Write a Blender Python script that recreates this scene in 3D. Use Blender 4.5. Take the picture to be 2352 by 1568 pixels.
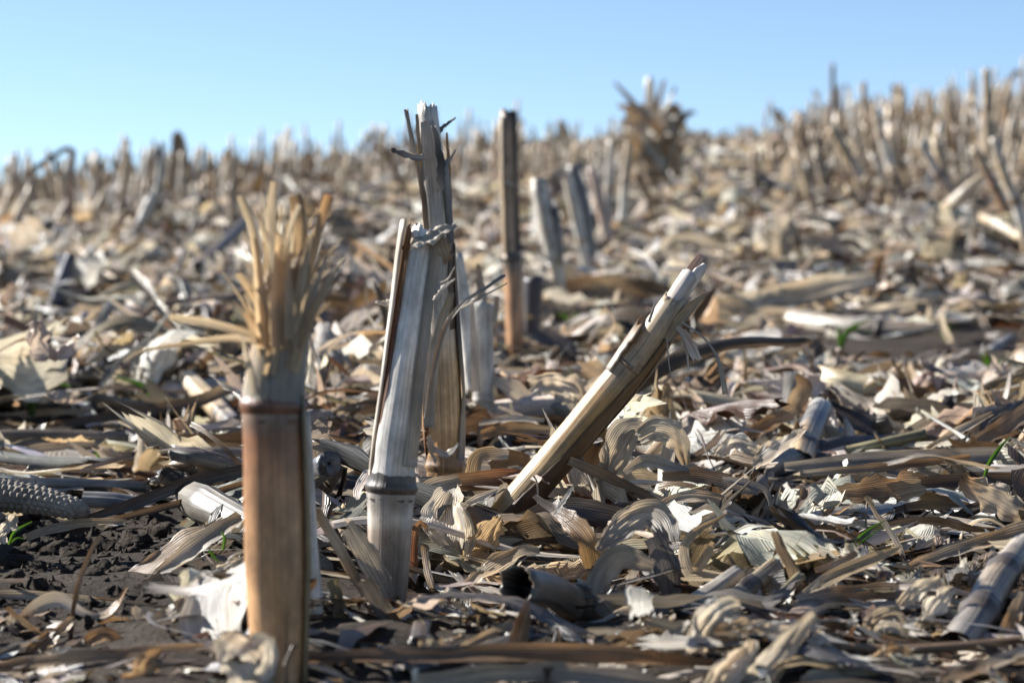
import bpy, math, random
import numpy as np
from mathutils import Vector

C = bpy.context.scene
for o in list(bpy.data.objects):
    bpy.data.objects.remove(o)
rng = np.random.default_rng(7)

# ------------------------------------------------------------------ camera
# frame of measurement: the photograph at 2352 x 1568
F, CX, CY = 5550.0, 1176.0, 784.0
CAM_Z = 0.2
cam = bpy.data.objects.new('camera', bpy.data.cameras.new('camera'))
C.collection.objects.link(cam)
cam.location = (0, 0, CAM_Z)
cam.rotation_euler = (math.radians(90), 0, 0)
cam.data.sensor_width = 36.0
cam.data.lens = 36.0 * F / 2352.0
cam.data.clip_start = 0.05
cam.data.clip_end = 2000
cam.data.dof.use_dof = True
cam.data.dof.focus_distance = 1.37
cam.data.dof.aperture_fstop = 13.0
cam.data.dof.aperture_blades = 0
C.camera = cam

# ------------------------------------------------------------------ sky, sun, exposure
SUN_AZ, SUN_EL = math.radians(-66), math.radians(31)       # azimuth from +Y, negative = left
w = bpy.data.worlds.new('World')
C.world = w
w.use_nodes = True
nt = w.node_tree
bg = nt.nodes['Background']
sk = nt.nodes.new('ShaderNodeTexSky')
sk.sky_type = 'NISHITA'
sk.sun_disc = False
sk.sun_elevation = SUN_EL
sk.sun_rotation = SUN_AZ
sk.altitude = 3000
sk.air_density = 1.0
sk.dust_density = 0.35
sk.ozone_density = 2.0
nt.links.new(sk.outputs[0], bg.inputs[0])
bg.inputs[1].default_value = 0.058
sun = bpy.data.objects.new('sun', bpy.data.lights.new('sun', 'SUN'))
C.collection.objects.link(sun)
sun.data.energy = 5.0
sun.data.angle = math.radians(0.5)
sun.data.color = (1.0, 0.965, 0.91)
sd = Vector((math.sin(SUN_AZ) * math.cos(SUN_EL), math.cos(SUN_AZ) * math.cos(SUN_EL), math.sin(SUN_EL)))
sun.rotation_euler = sd.to_track_quat('Z', 'Y').to_euler()
C.view_settings.view_transform = 'Standard'
C.view_settings.look = 'None'
C.view_settings.exposure = 1.55
C.view_settings.gamma = 1.0
C.view_settings.use_curve_mapping = False
C.cycles.max_bounces = 8
C.cycles.use_denoising = True

# ------------------------------------------------------------------ small maths
def sstep(a, b, x):
    t = np.clip((x - a) / (b - a), 0, 1)
    return t * t * (3 - 2 * t)

def hsh(i, j, s):
    n = np.sin(i * 127.1 + j * 311.7 + s * 74.7) * 43758.5453
    return n - np.floor(n)

def vnoise(x, y, s=0):
    xi, yi = np.floor(x), np.floor(y)
    fx, fy = x - xi, y - yi
    fx, fy = fx * fx * (3 - 2 * fx), fy * fy * (3 - 2 * fy)
    a, b, c, d = hsh(xi, yi, s), hsh(xi + 1, yi, s), hsh(xi, yi + 1, s), hsh(xi + 1, yi + 1, s)
    return (a * (1 - fx) + b * fx) * (1 - fy) + (c * (1 - fx) + d * fx) * fy

def nrm(v):
    return v / np.maximum(np.linalg.norm(v, axis=-1, keepdims=True), 1e-9)

HX = np.array([-3000, -300, 0, 400, 700, 1000, 1300, 1650, 1800, 2000, 2352, 2700, 5000], float)
HY = np.array([490, 468, 450, 421, 396, 369, 349, 336, 326, 302, 266, 256, 246], float)

def ground_py(d, px):
    hor = np.interp(px, HX, HY)
    t = np.clip((d - 2.0) / 12.0, 0, None)
    t = np.minimum(t, 1)
    return 470 + 1110 / np.maximum(d, 0.25) - (470 + 1110 / 14.0 - hor) * t

def terrain(x, y):
    """height of the field: a hill that rises away from the camera and rounds off 14 m out"""
    x, y = np.asarray(x, float), np.asarray(y, float)
    d = np.clip(y, 0.25, 14.0)
    px = CX + x / np.maximum(d, 0.25) * F
    z = CAM_Z + d * (CY - ground_py(d, px)) / F
    z = np.where(y < 0.25, z - 0.0 * y, z)
    over = np.maximum(y - 14.0, 0)
    z = z + 0.10 * (1 - np.exp(-over / 1.2)) * 0.25 - 0.03 * np.maximum(over - 1.0, 0) - 0.0004 * np.minimum(over, 150) ** 2 * 0.15
    z = z + 0.026 * (vnoise(x * 7.5, y * 7.5, 1) - 0.5) * sstep(0.4, 0.9, y)
    z = z + 0.030 * (vnoise(x * 2.6 + 3.3, y * 2.6, 2) - 0.5) * sstep(1.4, 2.6, y)
    z = z + 0.05 * (vnoise(x * 0.9, y * 0.9 + 5.1, 3) - 0.5) * sstep(3, 7, y)
    return z

def P(px, py, y):
    """the point of the plane Y = y seen at that pixel"""
    return np.array([(px - CX) / F * y, y, CAM_Z - (py - CY) / F * y])

def proj(V):
    y = np.maximum(V[..., 1], 0.05)
    return CX + V[..., 0] / y * F, CY - (V[..., 2] - CAM_Z) / y * F, y

def gdepth(py):
    return 1110.0 / max(py - 470.0, 40.0)

def crom(pts, n):
    """Catmull-Rom through pts (k x m), n+1 samples"""
    p = np.asarray(pts, float)
    k = len(p)
    if k == 2:
        t = np.linspace(0, 1, n + 1)[:, None]
        return p[0] * (1 - t) + p[1] * t
    q = np.vstack([2 * p[0] - p[1], p, 2 * p[-1] - p[-2]])
    seg = np.linalg.norm(np.diff(p, axis=0), axis=1)
    u = np.concatenate([[0], np.cumsum(seg)])
    u = u / u[-1]
    t = np.linspace(0, 1, n + 1)
    i = np.clip(np.searchsorted(u, t, side='right') - 1, 0, k - 2)
    f = ((t - u[i]) / (u[i + 1] - u[i]))[:, None]
    a, b, c, d = q[i], q[i + 1], q[i + 2], q[i + 3]
    return 0.5 * (2 * b + (c - a) * f + (2 * a - 5 * b + 4 * c - d) * f ** 2 + (3 * b - a - 3 * c + d) * f ** 3)

# ------------------------------------------------------------------ materials
def node(nt, t, **kw):
    n = nt.nodes.new(t)
    for k, v in kw.items():
        setattr(n, k, v)
    return n

def base_mat(name):
    m = bpy.data.materials.new(name)
    m.use_nodes = True
    m.node_tree.nodes.clear()
    nt = m.node_tree
    out = node(nt, 'ShaderNodeOutputMaterial')
    return m, nt, out

def scaled_uv(nt, sx, sy):
    uv = node(nt, 'ShaderNodeUVMap', uv_map='uv')
    mp = node(nt, 'ShaderNodeMapping')
    mp.inputs['Scale'].default_value = (sx, sy, 1)
    nt.links.new(uv.outputs[0], mp.inputs[0])
    return mp.outputs[0]

def noise(nt, vec, detail=2.0, rough=0.5):
    n = node(nt, 'ShaderNodeTexNoise')
    n.inputs['Scale'].default_value = 1.0
    n.inputs['Detail'].default_value = detail
    n.inputs['Roughness'].default_value = rough
    nt.links.new(vec, n.inputs['Vector'])
    return n.outputs['Fac']

def mrange(nt, v, a, b, c, d):
    n = node(nt, 'ShaderNodeMapRange')
    n.inputs[1].default_value, n.inputs[2].default_value = a, b
    n.inputs[3].default_value, n.inputs[4].default_value = c, d
    nt.links.new(v, n.inputs[0])
    return n.outputs[0]

def math2(nt, op, a, b):
    n = node(nt, 'ShaderNodeMath', operation=op)
    for i, v in enumerate((a, b)):
        if isinstance(v, (int, float)):
            n.inputs[i].default_value = v
        else:
            nt.links.new(v, n.inputs[i])
    return n.outputs[0]

def mixc(nt, fac, a, b, blend='MIX'):
    n = node(nt, 'ShaderNodeMix', data_type='RGBA', blend_type=blend)
    for k, v in ((0, fac), (6, a), (7, b)):
        if isinstance(v, (int, float)):
            n.inputs[k].default_value = v
        elif isinstance(v, tuple):
            n.inputs[k].default_value = (*v, 1) if len(v) == 3 else v
        else:
            nt.links.new(v, n.inputs[k])
    return n.outputs[2]

def scale_col(nt, col, f):
    n = node(nt, 'ShaderNodeVectorMath', operation='SCALE')
    nt.links.new(col, n.inputs[0])
    if isinstance(f, (int, float)):
        n.inputs[3].default_value = f
    else:
        nt.links.new(f, n.inputs[3])
    return n.outputs[0]

def bump(nt, h, dist, strength=1.0):
    n = node(nt, 'ShaderNodeBump')
    n.inputs['Distance'].default_value = dist
    n.inputs['Strength'].default_value = strength
    nt.links.new(h, n.inputs['Height'])
    return n.outputs[0]

def fibre_mat(name, vein, along, trans, rough=0.55, spots=0.0, streaks=0.0, bumpd=0.0006, tint=(1.0, 0.87, 0.70), spec=0.35, vein_lo=0.55, lines=0.0, blotch=0.0):
    """dry plant matter: fibres that run along v, mottling, mould spots, and light let through"""
    m, nt, out = base_mat(name)
    at = node(nt, 'ShaderNodeAttribute', attribute_name='col')
    col = at.outputs['Color']
    v1 = noise(nt, scaled_uv(nt, vein, along), 2.5, 0.6)
    v2 = noise(nt, scaled_uv(nt, vein * 2.7, along * 1.5), 1.0)
    vv = math2(nt, 'ADD', math2(nt, 'MULTIPLY', v1, 0.6), math2(nt, 'MULTIPLY', v2, 0.4))
    f = mrange(nt, vv, 0.34, 0.66, vein_lo, 1.16)
    mot = noise(nt, scaled_uv(nt, 95, 38), 3.0, 0.6)
    f = math2(nt, 'MULTIPLY', f, mrange(nt, mot, 0.3, 0.7, 0.68, 1.2))
    if lines:
        uv = node(nt, 'ShaderNodeUVMap', uv_map='uv')
        sx = node(nt, 'ShaderNodeSeparateXYZ')
        nt.links.new(uv.outputs[0], sx.inputs[0])
        wob = math2(nt, 'MULTIPLY', noise(nt, scaled_uv(nt, 150, 12), 1.0), 5.0)
        sn = math2(nt, 'SINE', math2(nt, 'ADD', math2(nt, 'MULTIPLY', sx.outputs[0], 5200.0), wob), 0.0)
        pat = mrange(nt, noise(nt, scaled_uv(nt, 70, 22), 2.0), 0.42, 0.62, 0.0, 1.0)
        f = math2(nt, 'MULTIPLY', f, math2(nt, 'SUBTRACT', 1.0, math2(nt, 'MULTIPLY', pat, mrange(nt, sn, 0.1, 0.95, -0.05, lines))))
        vv = math2(nt, 'SUBTRACT', vv, math2(nt, 'MULTIPLY', sn, 0.12))
    if streaks:
        st = noise(nt, scaled_uv(nt, 420, 9), 3.0, 0.65)
        f = math2(nt, 'MULTIPLY', f, mrange(nt, st, 0.60, 0.68, 1.0, 1.0 - streaks))
    if blotch:
        bl = noise(nt, scaled_uv(nt, 55, 30), 4.0, 0.65)
        f = math2(nt, 'MULTIPLY', f, mrange(nt, bl, 0.36, 0.64, 1.0 - blotch, 1.12))
    if spots:
        sp = noise(nt, scaled_uv(nt, 520, 380), 2.0, 0.6)
        f = math2(nt, 'MULTIPLY', f, mrange(nt, sp, 0.66, 0.72, 1.0, 1.0 - spots))
    warm = noise(nt, scaled_uv(nt, 60, 14), 2.0)
    c2 = mixc(nt, mrange(nt, warm, 0.50, 0.72, 0.0, 0.4), col, mixc(nt, 1.0, col, (1.02, 0.74, 0.48), 'MULTIPLY'))
    c3 = scale_col(nt, c2, f)
    nb = bump(nt, vv, bumpd, 0.9)
    pb = node(nt, 'ShaderNodeBsdfPrincipled')
    pb.inputs['Roughness'].default_value = rough
    pb.inputs['Specular IOR Level'].default_value = spec
    nt.links.new(c3, pb.inputs['Base Color'])
    nt.links.new(nb, pb.inputs['Normal'])
    if trans > 0:
        tr = node(nt, 'ShaderNodeBsdfTranslucent')
        nt.links.new(mixc(nt, 1.0, c3, tint, 'MULTIPLY'), tr.inputs['Color'])
        nt.links.new(nb, tr.inputs['Normal'])
        mx = node(nt, 'ShaderNodeMixShader')
        mx.inputs[0].default_value = trans
        nt.links.new(pb.outputs[0], mx.inputs[1])
        nt.links.new(tr.outputs[0], mx.inputs[2])
        nt.links.new(mx.outputs[0], out.inputs[0])
    else:
        nt.links.new(pb.outputs[0], out.inputs[0])
    return m

M_LEAF = fibre_mat('dry_leaf', 620, 14, 0.30, rough=0.36, spots=0.45, bumpd=0.0012, lines=0.26)
M_HUSK = fibre_mat('dry_husk', 560, 10, 0.38, rough=0.5, spots=0.15, bumpd=0.0014, tint=(1.0, 0.9, 0.74), vein_lo=0.68, lines=0.20)
M_STRIP = fibre_mat('stalk_rind_strip', 900, 10, 0.30, rough=0.5, streaks=0.3, bumpd=0.0004)
M_STRAP = fibre_mat('frayed_strap', 1100, 9, 0.5, rough=0.5, streaks=0.3, bumpd=0.0006, tint=(1.0, 0.92, 0.76))
M_STALK = fibre_mat('stalk_rind', 700, 7, 0.0, rough=0.42, streaks=0.6, spots=0.45, bumpd=0.0005, spec=0.45, vein_lo=0.6, blotch=0.42)
M_PITH = fibre_mat('stalk_pith', 1500, 60, 0.1, rough=0.8, bumpd=0.0008, tint=(1, .9, .8), spec=0.1)
M_GRASS = fibre_mat('green_blade', 1300, 10, 0.45, rough=0.4, bumpd=0.0002, tint=(1.0, 1.15, 0.45))

def plain_mat(name, sc, lo, hi, bd, rough=0.9):
    m, nt, out = base_mat(name)
    tc = node(nt, 'ShaderNodeTexCoord')
    ns = []
    for s in sc:
        mp = node(nt, 'ShaderNodeMapping')
        mp.inputs['Scale'].default_value = (s, s, s)
        nt.links.new(tc.outputs['Object'], mp.inputs[0])
        ns.append(noise(nt, mp.outputs[0], 6.0, 0.65))
    cr = mixc(nt, mrange(nt, ns[0], 0.3, 0.7, 0, 1), lo, hi)
    f = mrange(nt, ns[1], 0.3, 0.7, 0.65, 1.3)
    pb = node(nt, 'ShaderNodeBsdfPrincipled')
    pb.inputs['Roughness'].default_value = rough
    pb.inputs['Specular IOR Level'].default_value = 0.15
    nt.links.new(scale_col(nt, cr, f), pb.inputs['Base Color'])
    nt.links.new(bump(nt, math2(nt, 'ADD', ns[0], ns[1]), bd), pb.inputs['Normal'])
    nt.links.new(pb.outputs[0], out.inputs[0])
    return m

M_SOIL = plain_mat('dark_soil', (14, 160), (0.018, 0.0135, 0.010), (0.052, 0.040, 0.030), 0.006)
M_COB = plain_mat('weathered_cob', (60, 700), (0.11, 0.095, 0.08), (0.29, 0.255, 0.215), 0.0006, 0.85)

# ------------------------------------------------------------------ mesh building
def mesh(name, V, Fq, UV, col, mat):
    V = np.asarray(V, np.float32).reshape(-1, 3)
    Fq = np.asarray(Fq, np.int32)
    me = bpy.data.meshes.new(name)
    nv, nf = len(V), len(Fq)
    k = Fq.shape[1]
    me.vertices.add(nv)
    me.vertices.foreach_set('co', V.ravel())
    me.loops.add(nf * k)
    me.loops.foreach_set('vertex_index', Fq.ravel())
    me.polygons.add(nf)
    me.polygons.foreach_set('loop_start', np.arange(0, nf * k, k, dtype=np.int32))
    me.polygons.foreach_set('loop_total', np.full(nf, k, np.int32))
    me.polygons.foreach_set('use_smooth', np.ones(nf, bool))
    uvl = me.uv_layers.new(name='uv')
    uvl.data.foreach_set('uv', np.asarray(UV, np.float32).reshape(-1, 2)[Fq.ravel()].ravel())
    a = me.color_attributes.new('col', 'FLOAT_COLOR', 'POINT')
    cc = np.ones((nv, 4), np.float32)
    cc[:, :3] = np.broadcast_to(np.asarray(col, np.float32), (nv, 3))
    a.data.foreach_set('color', cc.ravel())
    me.materials.append(mat)
    me.update(calc_edges=True)
    return me

def link(name, me, loc=(0, 0, 0), parent=None, **props):
    o = bpy.data.objects.new(name, me)
    o.location = tuple(float(v) for v in loc)
    if parent is not None:
        o.parent = parent
    C.collection.objects.link(o)
    for k, v in props.items():
        o[k] = v
    return o

def grid_faces(S, K, off=0):
    i, j = np.meshgrid(np.arange(S), np.arange(K), indexing='ij')
    a = (i * (K + 1) + j).ravel() + off
    return np.stack([a, a + 1, a + K + 2, a + K + 1], 1)

HERO = []            # (points, depth) of everything placed by hand, so that loose litter is kept off it
def hero_pts(V):
    HERO.append(np.asarray(V).reshape(-1, 3))

def thing_mesh(name, V, Fq, UV, col, mat, label, cat, group=None):
    V = np.asarray(V, float).reshape(-1, 3)
    base = np.array([V[:, 0].mean(), V[:, 1].mean(), V[:, 2].min()])
    o = link(name, mesh(name, V - base, Fq, UV, col, mat), base, label=label, category=cat)
    if group:
        o['group'] = group
    return o

# ------------------------------------------------------------------ colours (albedo)
PAL = {'bone': (.70, .63, .52), 'pale': (.60, .525, .42), 'grey': (.42, .385, .335), 'tan': (.50, .38, .245), 'straw': (.62, .46, .28), 'ginger': (.40, .245, .125), 'brown': (.25, .165, .10), 'redbrown': (.22, .10, .055),
       'dark': (.10, .08, .065), 'slate': (.18, .18, .195), 'white': (.80, .75, .67), 'olive': (.30, .26, .14), 'pink': (.66, .52, .43)}
PALN = list(PAL)
PALV = np.array([PAL[k] for k in PALN])
WORD = {'bone': 'bone-coloured', 'pale': 'beige', 'grey': 'grey', 'tan': 'tan', 'straw': 'straw-yellow', 'ginger': 'ginger', 'brown': 'brown',
        'redbrown': 'russet', 'dark': 'blackened', 'slate': 'blue-grey', 'white': 'whitish', 'olive': 'olive', 'pink': 'pinkish'}

# ------------------------------------------------------------------ ribbons placed one by one
def ribbon(pts, wpx, up=0.45, twist=0.0, roll=0.0, curl=0.0, ruffle=0.0, rag=0.0, thick=0.0004, S=22, K=6, flip=1, crumple=0.0, seed=0, lean=0.0):
    """a leaf or strap through 3-D points; wpx: widths in photo pixels at the points"""
    r = np.random.default_rng(seed + 11)
    p = np.asarray(pts, float)
    c = crom(p, S)
    k = len(p)
    sp = np.linspace(0, 1, S + 1)
    ww = np.interp(sp, np.linspace(0, 1, len(wpx)), wpx) * c[:, 1] / F
    t = nrm(np.gradient(c, axis=0))
    view = nrm(np.array([0, 0, CAM_Z]) - c)
    n = nrm(view * (1 - up) + np.array([0, 0, 1.0]) * up + np.array([lean, 0, 0]))
    n = nrm(n - t * (n * t).sum(1, keepdims=True))
    s = np.cross(t, n) * flip
    ang = roll + twist * (sp - 0.5)
    s, n = s * np.cos(ang)[:, None] + n * np.sin(ang)[:, None], -s * np.sin(ang)[:, None] + n * np.cos(ang)[:, None]
    vis = np.maximum((n * view).sum(1), 0.45)
    if twist == 0 and roll == 0:
        ww = ww / vis ** 0.5
    u = np.linspace(-1, 1, K + 1)
    g = curl if abs(curl) > 1e-3 else 1e-3
    g = g * (0.75 + 0.5 * vnoise(sp * 3, sp * 0 + seed, 5))
    lat = np.sin(g[:, None] * u) / g[:, None]
    out = (1 - np.cos(g[:, None] * u)) / g[:, None]
    ph = r.uniform(0, 6.28, 3)
    fr = r.uniform(2, 4)
    out = out + ruffle * (u ** 2) * np.sin(6.28 * fr * sp[:, None] + ph[0] + np.sign(u) * ph[1])
    rid = 1 - np.abs(2 * vnoise(sp[:, None] * 2.2 + seed + u * 0.6, u * 2.6 + 5 + sp[:, None] * 1.2, seed) - 1)
    out = out + crumple * (2.2 * (rid - 0.6) + 1.0 * (vnoise(sp[:, None] * 11 + seed, u * 3.2 + 5, seed + 2) - 0.5))
    edge = 1 + rag * (vnoise(sp[:, None] * 13 + seed * 3.1, np.sign(u) * 3 + 9, 4) - 0.5) * 2 * np.abs(u) ** 3
    h = (ww / 2)[:, None]
    Pt = c[:, None, :] + s[:, None, :] * (lat * h * edge)[..., None] + n[:, None, :] * (out * h)[..., None]
    L = np.linalg.norm(np.diff(c, axis=0), axis=1).sum()
    if rag > 0:
        tear = (r.random(K + 1) - 0.5) * rag * 1.2
        for row, sg in ((0, -1), (S, 1)):
            Pt[row] += (t[row] * sg) * (tear * ww[row])[:, None]
            tear = (r.random(K + 1) - 0.5) * rag * 1.6
    NN = np.broadcast_to(n[:, None, :], Pt.shape)
    U = np.broadcast_to(u * 0.5, (S + 1, K + 1)) * ww.max()
    Vv = np.broadcast_to((sp * L)[:, None], (S + 1, K + 1))
    off = r.uniform(0, 9, 2)
    if thick > 0:
        top, bot = Pt + NN * thick / 2, Pt - NN * thick / 2
        ring = np.concatenate([top, bot[:, ::-1]], 1)                      # (S+1, 2K+2)
        n_r = 2 * K + 2
        V = ring.reshape(-1, 3)
        UV = np.stack([np.concatenate([U, U[:, ::-1]], 1), np.concatenate([Vv, Vv], 1)], -1).reshape(-1, 2) + off
        i, j = np.meshgrid(np.arange(S), np.arange(n_r), indexing='ij')
        a = (i * n_r + j).ravel()
        b = (i * n_r + (j + 1) % n_r).ravel()
        Fq = np.stack([a, b, b + n_r, a + n_r], 1)
        caps = []
        for row in (0, S):
            for q in range(K):
                caps.append([row * n_r + q, row * n_r + q + 1, row * n_r + n_r - 2 - q, row * n_r + n_r - 1 - q])
        Fq = np.vstack([Fq, caps])
        ss = np.repeat(sp, n_r)
    else:
        V = Pt.reshape(-1, 3)
        UV = np.stack([U, Vv], -1).reshape(-1, 2) + off
        Fq = grid_faces(S, K)
        ss = np.repeat(sp, K + 1)
    return V, Fq, UV, ss

def stops(ss, cols):
    """colour along the piece: names or tuples, evenly spread or (t, colour)"""
    if isinstance(cols, (str,)) or (isinstance(cols, tuple) and isinstance(cols[0], float)):
        cols = [cols]
    if isinstance(cols[0], tuple) and len(cols[0]) == 2:
        tt = [a for a, _ in cols]
        cv = [b for _, b in cols]
    else:
        cv = list(cols)
        tt = np.linspace(0, 1, len(cv)) if len(cv) > 1 else [0]
    cv = np.array([PAL[c] if isinstance(c, str) else c for c in cv], float)
    return np.stack([np.interp(ss, tt, cv[:, q]) for q in range(3)], 1) * 0.9

def path3(pp, y, k=0.94):
    """pixel path to points: y None = lies on the ground, a number = stands in that plane, a list = one depth per point"""
    out = []
    for i, q in enumerate(pp):
        if len(q) == 3:
            d = q[2]
        elif y is None:
            d = gdepth(q[1]) * k
        else:
            d = y[i] if isinstance(y, (list, tuple)) else y
        out.append(P(q[0], q[1], d))
    return out

# ------------------------------------------------------------------ stalks
def frames(axis):
    t = nrm(np.gradient(axis, axis=0))
    e1 = np.array([0, -1.0, 0]) - t * (t @ np.array([0, -1.0, 0]))[:, None]
    e1 = nrm(e1)
    e2 = np.cross(t, e1)
    return t, e1, e2

def around(axis, e1, e2, rad, a):
    """rad, a broadcast to (S, R)"""
    return axis[:, None, :] + (rad * np.cos(a))[..., None] * e1[:, None, :] + (rad * np.sin(a))[..., None] * e2[:, None, :]

def tube(axis, rad, R=18, seed=0, ridge=0.035, groove=0.0, top_rag=0.0, bot_rag=0.0, wall=0.0, inner=0.0):
    """a stalk: ridged, with a ragged broken top whose wall is turned inwards"""
    r = np.random.default_rng(seed + 101)
    S = len(axis) - 1
    t, e1, e2 = frames(axis)
    a = np.linspace(-math.pi, math.pi, R + 1)[None, :] + math.pi * 0
    prof = sum(r.normal(0, ridge / (1 + 0.25 * q)) * np.cos(q * a + r.uniform(0, 6.28)) for q in (2, 3, 5, 8))
    prof = prof - groove * np.exp(-((a - r.uniform(-1.2, 1.2)) / 0.28) ** 2)
    rr = rad[:, None] * (1 + prof)
    V = around(axis, e1, e2, rr, np.broadcast_to(a, (S + 1, R + 1)))
    jag = r.random(R + 1)
    jag[-1] = jag[0]
    jag2 = np.interp(np.linspace(0, 1, R + 1), np.linspace(0, 1, 6), r.random(6))
    jag2[-1] = jag2[0]
    j = (0.5 * jag + jag2) * top_rag * rad[-1]
    V[-1] += t[-1] * j[:, None]
    V[-2] += t[-2] * (0.4 * j)[:, None]
    if bot_rag:
        V[0] -= t[0] * (jag[::-1] * bot_rag * rad[0])[:, None]
    rows = [V]
    L = np.concatenate([[0], np.cumsum(np.linalg.norm(np.diff(axis, axis=0), axis=1))])
    vv = [np.broadcast_to(L[:, None], (S + 1, R + 1))]
    nS = S
    if wall > 0:                                             # inner wall, going back down
        for q, dz in ((1 - wall, 0.0), (1 - wall * 1.15, -max(inner, 0.2) * rad[-1]), (0.02, -max(inner, 0.2) * rad[-1] * 1.05)):
            ring = axis[-1] + (rad[-1] * q * (1 + prof[0]) * np.cos(a[0]))[:, None] * e1[-1] + (rad[-1] * q * (1 + prof[0]) * np.sin(a[0]))[:, None] * e2[-1]
            ring = ring + t[-1] * ((j * (0.9 if dz == 0 else 0.25)) + dz)[:, None]
            rows.append(ring[None])
            vv.append(np.full((1, R + 1), L[-1] + 0.002))
            nS += 1
    V = np.concatenate(rows, 0)
    vv = np.concatenate(vv, 0)
    uu = np.broadcast_to(a * rad.mean(), V.shape[:2])
    UV = np.stack([uu, vv], -1) + r.uniform(0, 9, 2)
    ss = np.clip(vv / L[-1], 0, 1)
    return V.reshape(-1, 3), grid_faces(nS, R), UV.reshape(-1, 2), ss.ravel()

def shell(axis, rad, a0, a1, off, thick=0.0006, K=8, seed=0, rag=0.15):
    """a piece of rind or sheath wrapped round an axis from angle a0 to a1 (0 faces the camera, + to the right)"""
    r = np.random.default_rng(seed + 301)
    S = len(axis) - 1
    t, e1, e2 = frames(axis)
    sp = np.linspace(0, 1, S + 1)
    f = lambda v: np.interp(sp, np.linspace(0, 1, len(v)), v) if isinstance(v, (list, tuple)) else np.full(S + 1, float(v))
    A0, A1, O = f(a0), f(a1), f(off)
    jit = (vnoise(sp * 9 + seed, sp * 0 + 1.5, seed) - 0.5) * rag
    u = np.linspace(0, 1, K + 1)[None, :]
    a = (A0 + jit)[:, None] * (1 - u) + (A1 - jit)[:, None] * u
    outer = around(axis, e1, e2, (rad + O)[:, None] + 0 * a, a)
    inn = around(axis, e1, e2, (rad + O - thick)[:, None] + 0 * a, a)
    tear = np.interp(np.linspace(0, 1, K + 1), np.linspace(0, 1, 5), r.random(5)) * 2.2 * rad[-1] * rag * 3
    for X in (outer, inn):
        X[-1] += t[-1] * tear[:, None]
        X[0] -= t[0] * (tear[::-1] * 0.12)[:, None]
    ring = np.concatenate([outer, inn[:, ::-1]], 1)
    n_r = 2 * K + 2
    i, jx = np.meshgrid(np.arange(S), np.arange(n_r), indexing='ij')
    p = (i * n_r + jx).ravel()
    b = (i * n_r + (jx + 1) % n_r).ravel()
    Fq = [np.stack([p, b, b + n_r, p + n_r], 1)]
    for row in (0, S):
        Fq.append(np.array([[row * n_r + q, row * n_r + q + 1, row * n_r + n_r - 2 - q, row * n_r + n_r - 1 - q] for q in range(K)]))
    L = np.concatenate([[0], np.cumsum(np.linalg.norm(np.diff(axis, axis=0), axis=1))])
    uu = np.concatenate([a, a[:, ::-1]], 1) * rad.mean()
    UV = np.stack([uu, np.broadcast_to(L[:, None], uu.shape)], -1) + r.uniform(0, 9, 2)
    return ring.reshape(-1, 3), np.vstack(Fq), UV.reshape(-1, 2), np.repeat(sp, n_r)

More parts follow.
